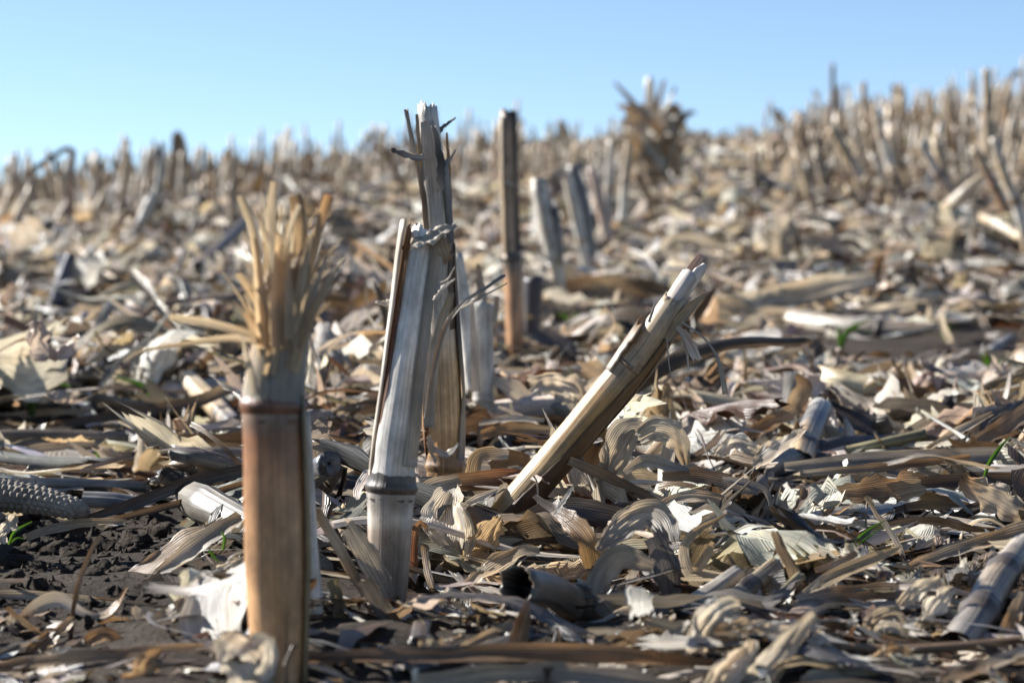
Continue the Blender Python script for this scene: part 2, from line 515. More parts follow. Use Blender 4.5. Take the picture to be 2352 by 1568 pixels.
class Stalk:
    """a standing stub: an Empty at its base, with stalk, nodes, sheaths, strips as parts"""
    def __init__(self, label, px_path, widths, y, cols, nodes=(), group=None, S=40, R=20, seed=0, top_rag=1.0, name='corn_stub', pith='bone', wall=0.16, inner=0.5,
                 ridge=0.035, groove=0.05, bury=0.03, cat='corn stub', node_col='brown', keep=True, node_w=0.006):
        ctrl = np.array(path3(px_path, y))
        self.axis = crom(ctrl, S)
        sp = np.linspace(0, 1, S + 1)
        self.rad = np.interp(sp, np.linspace(0, 1, len(widths)), widths) * 0.5 * self.axis[:, 1] / F
        d = nrm(self.axis[0] - self.axis[1])
        if bury:
            self.axis = np.vstack([self.axis[0] + d * bury, self.axis])
            self.rad = np.concatenate([self.rad[:1], self.rad])
        self.S = S
        self.base = np.array([self.axis[0][0], self.axis[0][1], float(terrain(self.axis[0][0], self.axis[0][1]))])
        self.root = link(name, None, self.base, label=label, category=cat)
        if group:
            self.root['group'] = group
        self.keep = keep
        self.seed = seed
        rad = self.rad.copy()
        L = np.concatenate([[0], np.cumsum(np.linalg.norm(np.diff(self.axis, axis=0), axis=1))])
        self.L = L
        for tn in nodes:
            ln = self.len_at(tn)
            rad *= 1 + 0.07 * np.exp(-((L - ln) / 0.007) ** 2) - 0.05 * np.exp(-((L - ln - 0.012) / 0.006) ** 2)
        self.rad2 = rad
        V, Fq, UV, ss = tube(self.axis, rad, R, seed, ridge, groove, top_rag, 0, wall, inner)
        col = stops(ss, cols)
        nin = 3 * (R + 1) if wall > 0 else 0
        if nin:
            col[-2 * (R + 1):] = np.array(PAL[pith]) if isinstance(pith, str) else pith
        for tn in nodes:
            g = np.exp(-((ss * L[-1] - self.len_at(tn) + 0.006) / 0.009) ** 2)[:, None] * 0.55
            col = col * (1 - g) + np.array(PAL[node_col]) * g
        self.part('stalk', V, Fq, UV, col, M_STALK)
        for i, tn in enumerate(nodes):
            ax, rd = self.slice(tn - node_w / L[-1], tn + node_w / L[-1], 8)
            q = np.linspace(-1, 1, 9)
            rd = rd * (1.0 + 0.13 * np.exp(-(q / 0.5) ** 2) + 0.012) * 1.02
            V, Fq, UV, ss = tube(ax, rd, R, seed, ridge, groove, .22, .22)
            nc = np.array(PAL[node_col]) * 0.85
            self.part('node', V, Fq, UV, nc + 0 * ss[:, None] + 0.25 * nc * (vnoise(UV[:, 0] * 400, UV[:, 1] * 400, 3) - 0.5)[:, None], M_STALK)

    def len_at(self, t):
        b = self.L[1] if len(self.axis) > self.S + 1 else 0
        return b + t * (self.L[-1] - b)

    def slice(self, t0, t1, n):
        l = np.linspace(self.len_at(t0), self.len_at(t1), n + 1)
        ax = np.stack([np.interp(l, self.L, self.axis[:, q]) for q in range(3)], 1)
        if t1 > 1:
            d = nrm(self.axis[-1] - self.axis[-3])
            ax += d * np.maximum(l - self.L[-1], 0)[:, None]
        if t0 < 0:
            pass
        return ax, np.interp(l, self.L, self.rad)

    def part(self, name, V, Fq, UV, col, mat):
        if self.keep:
            hero_pts(V)
        return link(name, mesh(name, V - self.base, Fq, UV, col, mat), (0, 0, 0), self.root)

    def sheath(self, t0, t1, a0, a1, off, cols, n=16, thick=0.0006, seed=0, rag=0.15, mat=None, name='sheath'):
        ax, rd = self.slice(t0, t1, n)
        V, Fq, UV, ss = shell(ax, rd, a0, a1, off, thick, 8, seed, rag)
        return self.part(name, V, Fq, UV, stops(ss, cols), mat or M_STRIP)

    def strip(self, pp, wpx, y, cols, name='leaf_strip', mat=None, **kw):
        V, Fq, UV, ss = ribbon(path3(pp, y), wpx, **kw)
        return self.part(name, V, Fq, UV, stops(ss, cols), mat or M_STRIP)

# ------------------------------------------------------------------ the ground: one sheet from behind the camera to beyond the hill
def ground():
    y = np.concatenate([[-60, -20, -6, -2, -0.5, 0, 0.3], np.arange(0.45, 0.8, 0.04), np.arange(0.8, 2.4, 0.011), np.arange(2.4, 6, 0.045), np.arange(6, 17, 0.13), [17.5, 18.5, 20, 24, 30, 45, 70, 110, 180, 300, 500]])
    xp = np.concatenate([np.arange(0, 0.5, 0.011), np.arange(0.5, 1.6, 0.05), np.arange(1.6, 6, 0.2), [6.5, 8, 11, 16, 25, 40, 70, 120, 200, 350, 500]])
    x = np.concatenate([-xp[:0:-1], xp])
    X, Y = np.meshgrid(x, y)
    Z = terrain(X, Y)
    near = sstep(0.6, 0.9, Y) * (1 - sstep(2.2, 3.2, Y)) * (np.abs(X) < 0.6)
    Z = Z + near * (0.006 * (vnoise(X * 33, Y * 33, 8) - 0.5) + 0.005 * np.abs(vnoise(X * 60, Y * 60, 9) - 0.5))
    V = np.stack([X, Y, Z], -1).reshape(-1, 3)
    me = mesh('ground', V, grid_faces(len(y) - 1, len(x) - 1), V[:, :2], (.06, .05, .04), M_SOIL)
    return link('ground', me, kind='structure')
ground()

# ------------------------------------------------------------------ the standing stubs of the middle row, one by one
pi = math.pi
# 1: the blurred foreground stub with the frayed head
s = Stalk('thick brown corn stub with a frayed fountain of tan straps on top, standing nearest', [(640, 1640), (637, 1400), (632, 1100), (628, 930), (640, 830), (648, 778)],
          [118, 128, 146, 146, 138, 118], 0.97, [(0, (.56, .40, .26)), (.25, (.72, .42, .21)), (.55, (.74, .41, .195)), (.78, (.54, .235, .10)), (.83, (.46, .40, .32)), (1, (.50, .42, .32))],
          nodes=(0.822,), R=28, S=50, seed=1, top_rag=1.6, node_col='redbrown', ridge=.055, groove=.13)
s.sheath(0.832, 1.06, -1.9, -0.1, 0.0010, ['pale', 'tan', 'straw'], seed=2, rag=0.35)
s.sheath(0.835, 1.08, -0.1, 1.9, 0.0008, ['grey', 'pale', 'tan'], seed=3, rag=0.45)
s.sheath(0.0, 0.81, 1.15, 1.95, 0.0012, [(.36, .25, .13), (.46, .35, .2)], seed=4, rag=0.1, n=24)
TT, TS = (.66, .50, .32), (.76, .61, .42)
D1 = .97
for q, (pp, ww, cc) in enumerate([
    ([(600, 800), (598, 700), (585, 545), (553, 449)], [30, 30, 24, 19], [TS, TS, TS]),
    ([(628, 800), (632, 640), (622, 500), (629, 418)], [40, 36, 26, 22], [TT, 'grey', 'pale']),
    ([(672, 820), (676, 680), (690, 540), (681, 447)], [36, 36, 32, 34], [TS, TT, 'brown']),
    ([(660, 850), (690, 690), (722, 560), (754, 448)], [24, 26, 26, 24], [TT, TS, 'ginger']),
    ([(672, 850), (698, 770), (735, 685), (768, 625), (794, 594)], [34, 26, 22, 24, 10], [TS, TT, 'pale']),
    ([(604, 770), (600, 715), (574, 668), (546, 628)], [22, 20, 16, 18], [TS, TT, TT]),
    ([(600, 790), (566, 766), (480, 742), (388, 728)], [18, 20, 22, 18], [TT, TS, TS]),
    ([(596, 780), (532, 776), (440, 788), (330, 806), (285, 832)], [19, 18, 14, 11, 10], ['pale', TS, TT, 'pale']),
    ([(606, 790), (590, 745), (565, 708), (556, 690)], [16, 13, 9, 4], [TS, TT]),
    ([(620, 860), (640, 720), (650, 600), (668, 520), (688, 470)], [30, 28, 22, 17, 13], [TT, TS, 'pale']),
    ([(612, 800), (612, 660), (610, 560), (600, 505)], [24, 20, 15, 10], [TS, TT, TS]),
    ([(650, 800), (646, 690), (640, 600), (640, 540)], [30, 30, 24, 18], [TT, TS, TT]),
    ([(690, 810), (694, 700), (706, 600), (700, 520)], [30, 26, 22, 12], ['brown', TT, TT]),
    ([(585, 905), (575, 850), (562, 800), (556, 770)], [26, 20, 12, 4], ['grey', 'pale', 'pale']),
    ([(664, 780), (668, 700), (662, 640), (664, 580)], [26, 30, 22, 14], [TS, TS, TT]),
    ([(592, 770), (580, 742), (560, 720)], [20, 16, 10], ['pale', TT]),
    ([(636, 800), (634, 700), (636, 620), (646, 560)], [34, 32, 26, 14], [TT, TS, TT]),
    ([(612, 790), (604, 690), (594, 610), (580, 540)], [28, 26, 20, 12], [TS, TT, TS]),
    ([(676, 800), (686, 700), (698, 620), (716, 540)], [28, 28, 22, 12], [TT, TS, TS]),
    ([(646, 790), (660, 660), (676, 560), (672, 470)], [24, 24, 18, 14], [TS, 'pale', TS]),
]):
    dd = D1 + [-.012, .008, -.004, -.008, -.010, -.008, -.012, -.006, .0, -.012, .004, -.013, .006, -.013, -.014, -.01, -.015, -.011, -.012, .002][q]
    s.strip(pp, ww, dd, cc, curl=0.7, seed=20 + q, up=0.05, rag=0.12, twist=0.5 * (-1) ** q, thick=0, mat=M_STRAP)
rf = np.random.default_rng(88)
for q in range(46):
    x0 = rf.uniform(590, 682)
    y0 = rf.uniform(745, 850)
    u0 = (x0 - 636) / 46
    h = rf.uniform(120, 400) * (1 - .25 * abs(u0))
    sp_ = u0 * rf.uniform(20, 130) + rf.normal(0, 12)
    wv = rf.uniform(2.5, 11)
    cc = [TT, TS, 'pale', 'tan', TS, TT][rf.integers(0, 6)]
    s.strip([(x0, y0), (x0 + sp_ * .25, y0 - h * .45), (x0 + sp_ * .6 + rf.normal(0, 5), y0 - h * .8), (x0 + sp_ + rf.normal(0, 9), y0 - h)], [wv * 1.3, wv, wv * .8, wv * .4], D1 + rf.uniform(-.016, .012), [cc, cc],
            seed=1200 + q, curl=.8, up=.05, rag=.35, twist=rf.normal(0, 1.2), thick=0, S=12, K=2, mat=M_STRAP, name='fibre')
S1 = s

# thin pale stub right behind it
s = Stalk('thin whitish corn stub with a reddish brown knobbly foot, half hidden behind the frayed stub', [(724, 1490), (722, 1440), (714, 1300), (708, 1120), (700, 960)], [46, 48, 34, 30, 26], 1.12,
          [(0, 'redbrown'), (.10, 'ginger'), (.15, 'bone'), (.6, 'white'), (1, 'bone')], nodes=(0.1,), seed=9, S=26, R=16, node_col='redbrown')

# 2: the pale split stub in focus
s = Stalk('pale grey corn stub with split side and torn folded top, before the tallest one', [(884, 1440), (893, 1290), (899, 1118), (918, 950), (944, 760), (965, 620), (978, 548)],
          [84, 98, 108, 102, 88, 76, 72], 1.21, [(0, (.30, .255, .21)), (.2, (.37, .315, .26)), (.345, (.36, .29, .235)), (.375, (.76, .71, .63)), (.6, (.84, .79, .71)), (1, (.82, .77, .69))],
          nodes=(0.358,), R=32, S=60, seed=12, top_rag=0.7, node_col='dark', pith='tan', node_w=0.005)
s.sheath(0.385, 1.02, -2.3, [-1.2, -1.1, -1.0, -.95], [0.0004, 0.0016, 0.004, 0.0065], ['bone', 'white', 'bone'], n=30, seed=5, rag=0.07, thick=0.001)
s.sheath(0.5, 0.99, -1.25, -0.82, [0.0, 0.0006, 0.002, 0.003], ['redbrown', 'redbrown', 'ginger'], n=20, seed=6, rag=0.2)
s.sheath(0.42, 1.0, 0.5, 1.8, [0.0004, 0.0008, 0.0012], ['pale', 'grey', 'pale'], n=24, seed=7, rag=0.1)
s.strip([(936, 600), (942, 560), (952, 528), (968, 520)], [26, 30, 26, 12], 1.212, ['redbrown', 'ginger', 'dark'], seed=41, curl=0.9, rag=0.5, crumple=0.3)
s.strip([(950, 566), (985, 548), (1015, 535), (1048, 520)], [26, 34, 30, 10], 1.198, ['pale', 'bone', 'grey'], seed=42, curl=0.7, rag=0.5, crumple=0.35, up=0.5)
s.strip([(1012, 545), (1022, 575), (1030, 600)], [26, 30, 18], 1.198, ['tan', 'straw', 'ginger'], seed=43, rag=0.5, crumple=0.3)
s.strip([(985, 980), (992, 850), (1010, 760), (1038, 672)], [28, 30, 26, 16], 1.195, ['pale', 'bone', 'straw'], seed=44, curl=0.8, rag=0.15)
s.strip([(975, 960), (992, 862), (1020, 760), (1062, 700), (1110, 668), (1160, 634)], [6, 17, 15, 13, 13, 15], 1.185, ['grey', 'pale', 'tan', 'grey', 'grey'], seed=45, curl=1.2, twist=1.5, rag=0.2)
s.strip([(1050, 712), (1110, 680), (1166, 650)], [5, 4, 2], 1.186, ['bone', 'pale'], seed=46)
s.strip([(1000, 690), (1020, 660), (1046, 640)], [12, 10, 3], 1.190, ['pale', 'grey'], seed=47, rag=0.5)
s.strip([(908, 690), (886, 697), (864, 692)], [14, 18, 6], 1.212, ['pale', 'bone'], seed=48, rag=0.4, name='leaf_scrap')
S2 = s

# 3: the tallest
s = Stalk('tallest corn stub, weathered grey above and tan at the foot, with torn sheath and splinters', [(1020, 1160), (1023, 1065), (1018, 900), (1010, 700), (1002, 500), (991, 350), (983, 262)],
          [78, 84, 80, 72, 66, 56, 44], 1.55, [(0, (.50, .30, .15)), (.11, (.56, .33, .14)), (.25, (.70, .43, .19)), (.42, (.62, .39, .19)), (.52, (.60, .50, .38)), (.75, (.74, .69, .61)), (1, (.70, .65, .58))],
          nodes=(0.1,), R=32, S=60, seed=14, top_rag=1.3, node_col='ginger', inner=0.9)
s.sheath(0.12, 0.48, -2.3, [-1.35, -1.0, -.85, -1.1], [0.001, .0035, .003, .0012], ['redbrown', 'ginger', 'redbrown', 'pale'], n=22, seed=8, rag=0.2)
s.sheath(0.12, 0.62, [0.75, 1.1, 1.0, 1.2], 2.2, [0.001, .003, .0025, .002], ['grey', 'tan', 'dark', 'brown'], n=26, seed=9, rag=0.2)
s.sheath(0.45, 0.86, 0.65, 2.0, [0.0006, .0015, .0025], ['brown', 'dark', 'grey'], n=22, seed=11, rag=0.2)
s.sheath(0.55, 0.97, -0.9, 0.5, 0.0008, [(.62, .57, .49), (.66, .60, .52)], n=22, seed=12, rag=0.1)
s.strip([(982, 560), (972, 450), (950, 340), (932, 250)], [16, 14, 11, 11], 1.535, ['tan', 'brown', 'pale', 'grey'], seed=51, curl=0.8, rag=0.2, twist=0.6)
s.strip([(985, 480), (972, 400), (962, 330), (957, 262)], [12, 14, 10, 7], 1.545, ['ginger', 'tan', 'grey'], seed=52, rag=0.3)
s.strip([(976, 362), (945, 360), (920, 352), (898, 343)], [15, 14, 12, 9], 1.53, ['pale', 'grey', 'dark'], seed=53, rag=0.6, up=0.4)
s.strip([(1034, 560), (1032, 460), (1030, 380), (1026, 305)], [14, 12, 10, 5], 1.56, ['brown', 'ginger', 'tan'], seed=54, curl=0.7, rag=0.2)
s.strip([(1005, 305), (1020, 290), (1047, 270)], [12, 8, 3], 1.55, ['grey', 'olive'], seed=55, rag=0.4)
s.strip([(1018, 400), (1032, 370), (1048, 342)], [6, 8, 2], 1.55, ['pale', 'bone'], seed=56)
s.strip([(1012, 440), (1012, 380), (1004, 330), (996, 290)], [20, 22, 16, 10], 1.535, ['grey', 'dark', 'grey'], seed=57, curl=0.8, rag=0.4)
s.strip([(986, 1010), (1000, 1032), (1030, 1042), (1052, 1020)], [12, 14, 16, 8], 1.532, ['grey', 'pale', 'grey'], seed=58, rag=0.5, name='sheath_shred')
s.strip([(985, 1000), (992, 1040), (1002, 1062)], [10, 12, 6], 1.53, ['pale', 'grey'], seed=59, rag=0.5, name='sheath_shred')
s.strip([(1010, 650), (1030, 640), (1045, 612)], [4, 4, 2], 1.53, ['bone', 'pale'], seed=60, name='fibre')
S3 = s

# 4: the leaning one
s = Stalk('broken corn stub leaning far over to the right with white pith showing at its end', [(1108, 1262), (1160, 1190), (1290, 1035), (1400, 900), (1466, 818), (1512, 752), (1545, 702)],
          [74, 82, 80, 78, 80, 74, 60], [1.45, 1.45, 1.44, 1.43, 1.425, 1.42, 1.42], [(0, (.15, .075, .045)), (.14, (.17, .10, .06)), (.2, (.50, .34, .17)), (.5, (.60, .40, .185)), (.72, (.52, .31, .12)), (.785, (.50, .38, .24)), (1, (.56, .44, .30))],
          nodes=(0.77,), R=32, S=60, seed=15, top_rag=0.8, node_col='brown', node_w=0.003, bury=0.05, inner=0.2)
s.sheath(0.13, 0.90, [-.35, -.05, .2, .35, .6, .8], 2.2, [.0005, .001, .0013, .0015], [(.12, .065, .04), (.17, .10, .055), (.24, .15, .08), (.30, .19, .09)], n=34, seed=21, rag=0.06)
s.sheath(0.35, 1.04, 1.35, 2.4, [.001, .002, .003, .0035], ['brown', 'brown', 'tan', 'straw'], n=30, seed=22, rag=0.1)
s.sheath(0.72, 0.86, -2.2, -.8, [.001, .0025, .0035], ['pale', 'pale', 'brown'], n=10, seed=23, rag=0.3)
s.sheath(0.8, 1.10, -1.9, .5, [-.0015, -.001, -.001], [(.62, .54, .47), (.70, .62, .56), (.72, .65, .60)], n=16, seed=24, rag=0.12, mat=M_PITH, name='pith', thick=0.003)
s.sheath(0.86, 1.13, -0.3, 1.0, [-.002, -.0015], [(.70, .62, .55), (.74, .67, .61)], n=12, seed=25, rag=0.14, mat=M_PITH, name='pith', thick=0.003)
s.strip([(1540, 700), (1562, 668), (1588, 624), (1612, 586)], [26, 30, 26, 20], 1.43, ['pink', (.55, .40, .33), 'pink'], seed=61, curl=0.5, rag=0.1, thick=.0016, up=0)
s.strip([(1530, 780), (1560, 738), (1592, 700), (1620, 676)], [34, 32, 24, 8], 1.415, ['tan', 'straw', 'tan'], seed=62, curl=0.9, thick=.001, up=0)
s.strip([(1556, 750), (1574, 772), (1590, 800), (1602, 826)], [12, 24, 28, 22], 1.41, ['bone', 'pink', 'white'], seed=63, curl=1.0, rag=0.3, thick=.001, up=0.1)
s.strip([(1566, 740), (1610, 770), (1640, 806), (1652, 836), (1660, 868), (1666, 905)], [5, 4, 4, 8, 12, 13], 1.41, ['pale', 'grey', 'bone'], seed=64, name='fibre')
s.strip([(1560, 752), (1576, 800), (1582, 850)], [6, 7, 3], 1.41, ['pale', 'bone'], seed=65, name='fibre')
s.strip([(1532, 775), (1536, 830), (1542, 868)], [3, 3, 2], 1.41, ['pale', 'grey'], seed=66, name='fibre')
s.strip([(1225, 1092), (1234, 1110), (1236, 1160), (1246, 1190), (1252, 1245)], [4, 4, 4, 4, 3], 1.415, ['pale', 'grey'], seed=67, name='fibre')
s.strip([(1490, 740), (1500, 712), (1506, 690)], [7, 6, 3], 1.405, ['bone', 'white'], seed=68, name='fibre')
S4 = s

# 5: slim brown one and its neighbours along the row
s = Stalk('slim upright brown corn stub with a dark knot in the middle and a charred-looking top', [(1184, 830), (1181, 720), (1176, 590), (1172, 480), (1168, 360), (1167, 266)], [40, 41, 40, 38, 38, 38], 3.0,
          [(0, (.54, .31, .16)), (.38, (.56, .29, .14)), (.43, 'brown'), (.5, (.50, .34, .22)), (.9, (.44, .30, .19)), (1, (.16, .12, .10))], nodes=(0.42,), R=20, S=40, seed=16, top_rag=0.9, node_col='dark', pith='brown')
s.sheath(0.42, 0.98, -1.9, -0.6, 0.0012, ['tan', 'tan', 'pale'], n=22, seed=31, rag=0.1)
s.sheath(0.45, 0.99, 0.5, 1.6, 0.001, ['dark', 'brown', 'dark'], n=22, seed=32, rag=0.15)
s.strip([(1160, 416), (1175, 424), (1194, 430)], [6, 7, 3], 2.97, ['bone', 'pale'], seed=71)
s = Stalk('short blackish purple corn stub at the right side of the slim brown stub', [(1220, 775), (1223, 720), (1226, 645)], [34, 38, 44], 3.15, [(.05, .042, .048), (.07, .058, .066)], seed=17, S=18, R=16, top_rag=0.6, pith='dark', node_col='dark')
s.strip([(1205, 770), (1202, 680), (1197, 590)], [11, 10, 8], 3.12, ['bone', 'white', 'pale'], seed=72, name='sheath')
s = Stalk('whitish corn stub with a slanting flat side, just behind the tallest stub', [(1094, 960), (1080, 800), (1062, 680), (1052, 590)], [30, 44, 40, 24], 2.05, ['white', 'white', 'bone'], seed=18, S=26, R=16, top_rag=0.8)
s = Stalk('short grey corn stub with a jagged top, between the tallest and the slim brown one', [(1112, 990), (1110, 900), (1108, 800), (1108, 706)], [44, 46, 50, 50], 1.95, ['pale', (.60, .56, .50), (.66, .62, .56)], nodes=(0.25,), seed=19, S=30, R=20, top_rag=0.9, node_col='grey')
s.strip([(1104, 740), (1106, 680), (1102, 640), (1096, 606)], [26, 24, 18, 8], 1.96, ['grey', 'grey', 'tan'], seed=73, rag=0.2, up=0)
s.strip([(1134, 740), (1140, 705), (1141, 680)], [14, 13, 12], 1.94, ['pale', 'pale'], seed=74, up=0)
s.strip([(1092, 900), (1088, 780), (1084, 690)], [20, 18, 9], 1.935, ['bone', 'white', 'bone'], seed=75, up=0, name='sheath')
s = Stalk('sheathed corn stub, left side painted sunlit white, leaning left, right of the slim brown stub', [(1284, 690), (1278, 620), (1262, 530), (1236, 418)], [32, 36, 46, 32], 3.9, ['straw', 'pale', (.48, .46, .43), 'pale'], nodes=(0.32,), seed=22, S=26, R=16, top_rag=0.5, node_col='tan')
s.sheath(0.3, 0.97, -2.4, -0.25, 0.002, ['white', 'bone', 'white'], n=14, seed=33)  # white shell on the left: the sunlit side is put into the colour
s.sheath(0.3, 0.7, 0.6, 2.2, [0.002, 0.006], ['grey', 'slate'], n=14, seed=34, rag=.3)
s = Stalk('leaning corn stub painted sunlit white, with a bent leaf tip, near the dark shaded one', [(1350, 620), (1336, 560), (1320, 480), (1300, 400)], [24, 26, 28, 22], 4.9, ['straw', 'white', 'bone', 'bone'], nodes=(0.3,), seed=23, S=24, R=14, top_rag=0.6, node_col='tan')  # sunlit left half of the stub, its brightness painted as white
s.strip([(1302, 410), (1288, 396), (1272, 398), (1258, 412)], [16, 15, 12, 5], 4.88, ['bone', 'pale', 'tan'], seed=76, up=0.3)
s = Stalk('corn stub with shade painted dark grey into its broad sheath, beside the white lit stub', [(1350, 560), (1338, 470), (1316, 385)], [36, 40, 30], 5.2, [(.17, .16, .15), (.22, .21, .20)], seed=24, S=20, R=14, top_rag=0.6)  # shaded right part of the white stub, the shade put into its colour
s = Stalk('short pinkish corn stub leaning left in front of the leaf-wrapped clump', [(1390, 520), (1376, 455), (1360, 390)], [26, 26, 20], 5.9, ['pink', (.48, .34, .26), 'pink'], seed=25, S=16, R=12)
s = Stalk('thin straight greyish corn stub left of the leaf-wrapped clump', [(1394, 540), (1398, 440), (1404, 328)], [22, 20, 17], 6.3, ['brown', 'grey', 'pale'], nodes=(0.5,), seed=26, S=20, R=12)
s = Stalk('thin corn stub with a white lower half, at the left foot of the leaf-wrapped clump', [(1432, 480), (1436, 420), (1444, 330)], [22, 22, 17], 6.8, ['white', 'bone', 'tan', 'straw'], nodes=(0.45,), seed=27, S=20, R=12)
s.strip([(1462, 400), (1480, 430), (1500, 480)], [16, 18, 14], 6.7, ['brown', 'tan'], seed=77)

# the clump wrapped in leaves on the skyline
s = Stalk('bushy corn stub clump wrapped in many dry leaves, standing out on the skyline', [(1500, 410), (1498, 330), (1492, 196)], [34, 32, 20], 8.2, ['brown', 'grey', 'white'], seed=28, S=20, R=12, top_rag=1.5)
rr = np.random.default_rng(5)
for q in range(96):
    bx = rr.normal(1503, 30)
    by = rr.uniform(300, 420)
    tx = 1500 + rr.uniform(-1, 1) * (82 - 20 * (q % 2))
    ty = max(244, by - rr.uniform(40, 130))
    mx, my = bx * .45 + tx * .55, by * .35 + ty * .65 - rr.uniform(0, 14)
    dr = rr.uniform(-6, 26) if rr.random() < .6 else 0
    s.strip([(bx, by), (mx, my), (tx, ty), (tx + (tx - 1500) * .12, ty + dr)], [16, 26, 22, 9], 8.2 + rr.uniform(-.13, .13), [str(rr.choice(['tan', 'tan', 'straw', 'grey', 'pale', 'ginger', 'straw', 'bone'])) for _ in range(3)], seed=200 + q, S=9, K=2, ruffle=.2, twist=rr.normal(0, .6), name='leaf', mat=M_LEAF, thick=0)
for q, (pp, ww, cc) in enumerate([([(1478, 270), (1450, 232), (1412, 190)], [16, 14, 6], ['dark', 'brown']), ([(1504, 260), (1516, 220), (1526, 184)], [14, 12, 8], ['tan', 'pink']),
                                  ([(1520, 260), (1540, 225), (1552, 200)], [12, 10, 6], ['pale', 'bone']), ([(1528, 330), (1552, 290), (1578, 262), (1598, 258)], [26, 30, 22, 8], ['tan', 'brown', 'tan']),
                                  ([(1488, 260), (1490, 215), (1491, 188)], [16, 16, 12], ['white', 'white'])]):
    s.strip(pp, ww, 8.15, cc, seed=260 + q, S=10, K=2, thick=0, name='leaf', mat=M_LEAF)

# left side and right side stubs that can be told apart
s = Stalk('tall thin brown corn stub with its top snapped over and hanging down to the left', [(162, 530), (164, 440), (166, 345)], [15, 15, 16], 6.9, ['brown', 'redbrown', 'brown'], seed=31, S=20, R=12, top_rag=0.3)
s.strip([(169, 358), (160, 343), (146, 345), (104, 370), (58, 400)], [15, 15, 14, 12, 8], 6.85, ['brown', 'dark', 'brown'], seed=78, curl=1.3, name='snapped_top', thick=.002, up=0)
s.strip([(120, 360), (132, 390), (140, 420)], [9, 11, 4], 6.85, ['grey', 'brown'], seed=79)
s = Stalk('dark purplish upright stub with a flat shiny side, alone among the litter at left', [(128, 700), (145, 645), (162, 588)], [34, 36, 26], 4.2, [(.085, .085, .13), (.10, .10, .15), (.12, .115, .15)], seed=32, S=16, R=12, top_rag=.6)
s = Stalk('forked corn stub whose grey stalk leans right, standing by the left skyline', [(350, 470), (366, 420), (372, 330)], [20, 20, 13], 7.6, ['pale', 'grey', 'grey'], seed=33, S=18, R=12)
s.strip([(368, 400), (362, 360), (352, 320)], [12, 10, 5], 7.6, ['grey', 'brown'], seed=80)
s.strip([(390, 440), (402, 370), (405, 310), (418, 330), (440, 420)], [12, 18, 20, 16, 8], 7.9, ['tan', 'brown', 'tan', 'straw'], seed=81, up=0, name='leaf', mat=M_LEAF)
s = Stalk('corn stub with a bright white sunlit strap at its tip on the left skyline', [(640, 440), (645, 400), (650, 350)], [14, 14, 12], 8.6, ['grey', 'tan'], seed=34, S=14, R=10)
s.strip([(652, 365), (657, 330), (664, 292)], [20, 22, 18], 8.5, ['white', 'white'], seed=82, up=0.2, lean=-.6, thick=.0008)
for lab, pp, ww, y, cc, nd, sd_ in [
    ('long straight corn stub leaning left, with a pale lower half, last before the right edge', [(2352, 540), (2335, 470), (2306, 400), (2284, 322)], [24, 26, 24, 20], 5.0, ['straw', 'white', 'straw', 'bone'], (0.35,), 35),
    ('reddish leaning corn stub next to the long straight leaning one', [(2312, 490), (2280, 420), (2240, 345)], [24, 24, 18], 5.4, ['ginger', (.36, .22, .14), 'tan'], (0.4,), 36),
    ('straw-coloured leaning corn stub crossed by a pale leaf, left of the reddish leaning one', [(2186, 450), (2154, 400), (2116, 330)], [24, 24, 20], 6.0, ['straw', 'pink', 'bone'], (0.4,), 37),
    ('pinkish corn stub leaning left at the front of the right hillside stubble', [(1966, 390), (1938, 340), (1912, 300)], [26, 26, 20], 7.2, ['pink', 'tan', 'straw'], (), 38),
    ('white-sided corn stub leaning left amid the right hillside stubble', [(2040, 365), (2022, 300), (2010, 250)], [22, 22, 17], 7.8, ['white', 'bone', 'tan'], (0.5,), 39),
    ('tall pale corn stub that towers over the stubble on the right hilltop', [(2270, 330), (2268, 240), (2266, 165)], [24, 24, 18], 8.0, ['tan', 'straw', 'tan'], (0.5,), 40),
    ('thin dark bare stem sticking up alone above the right hilltop stubble', [(1914, 330), (1913, 240), (1912, 152)], [13, 13, 11], 11.0, ['slate', 'slate', 'slate'], (), 41),
]:
    s = Stalk(lab, pp, ww, y, cc, nodes=nd, seed=sd_, S=22, R=12, top_rag=.8, node_col='brown')
    if sd_ == 37:
        s.strip([(2190, 425), (2220, 405), (2262, 398)], [18, 20, 8], 5.9, ['straw', 'bone'], seed=83, up=.3)

# ------------------------------------------------------------------ fallen stalks placed one by one
def fallen(label, pp, ww, y, cols, nodes=(), seed=0, k=.94, pith='bone', R=20, rag=.9, hollow=.25, node_col='dark', **kw):
    kw.setdefault('ridge', .085)
    kw.setdefault('groove', .22)
    return Stalk(label, pp, ww, y if y is not None else [gdepth(q[1]) * k for q in pp], cols, nodes=nodes, seed=seed, S=30, R=R, top_rag=rag, bury=0, cat='fallen stalk', name='fallen_stalk', pith=pith, wall=.14, inner=hollow, node_col=node_col, **kw)
fallen('broken hollow stalk lying with its dark open end towards the camera, below the leaning stub', [(1400, 1404), (1330, 1390), (1260, 1362), (1204, 1350)], [74, 82, 90, 96], [1.20, 1.17, 1.13, 1.10], ['tan', (.26, .20, .13), (.20, .155, .11), (.17, .14, .11)], nodes=(.35,), seed=61, pith=(.012, .010, .008), hollow=1.6, rag=1.2, ridge=.10, groove=.15)  # near-black inside: the shade of the hollow is put into the colour
fallen('thick fallen stalk with two dark rings, half shaded, lying at the lower right edge', [(2196, 1490), (2244, 1424), (2292, 1334), (2348, 1262)], [92, 90, 78, 66], [1.05, 1.075, 1.11, 1.15], [(.30, .27, .24), (.28, .245, .21), (.38, .29, .20), 'grey'], nodes=(.30, .70), seed=62)
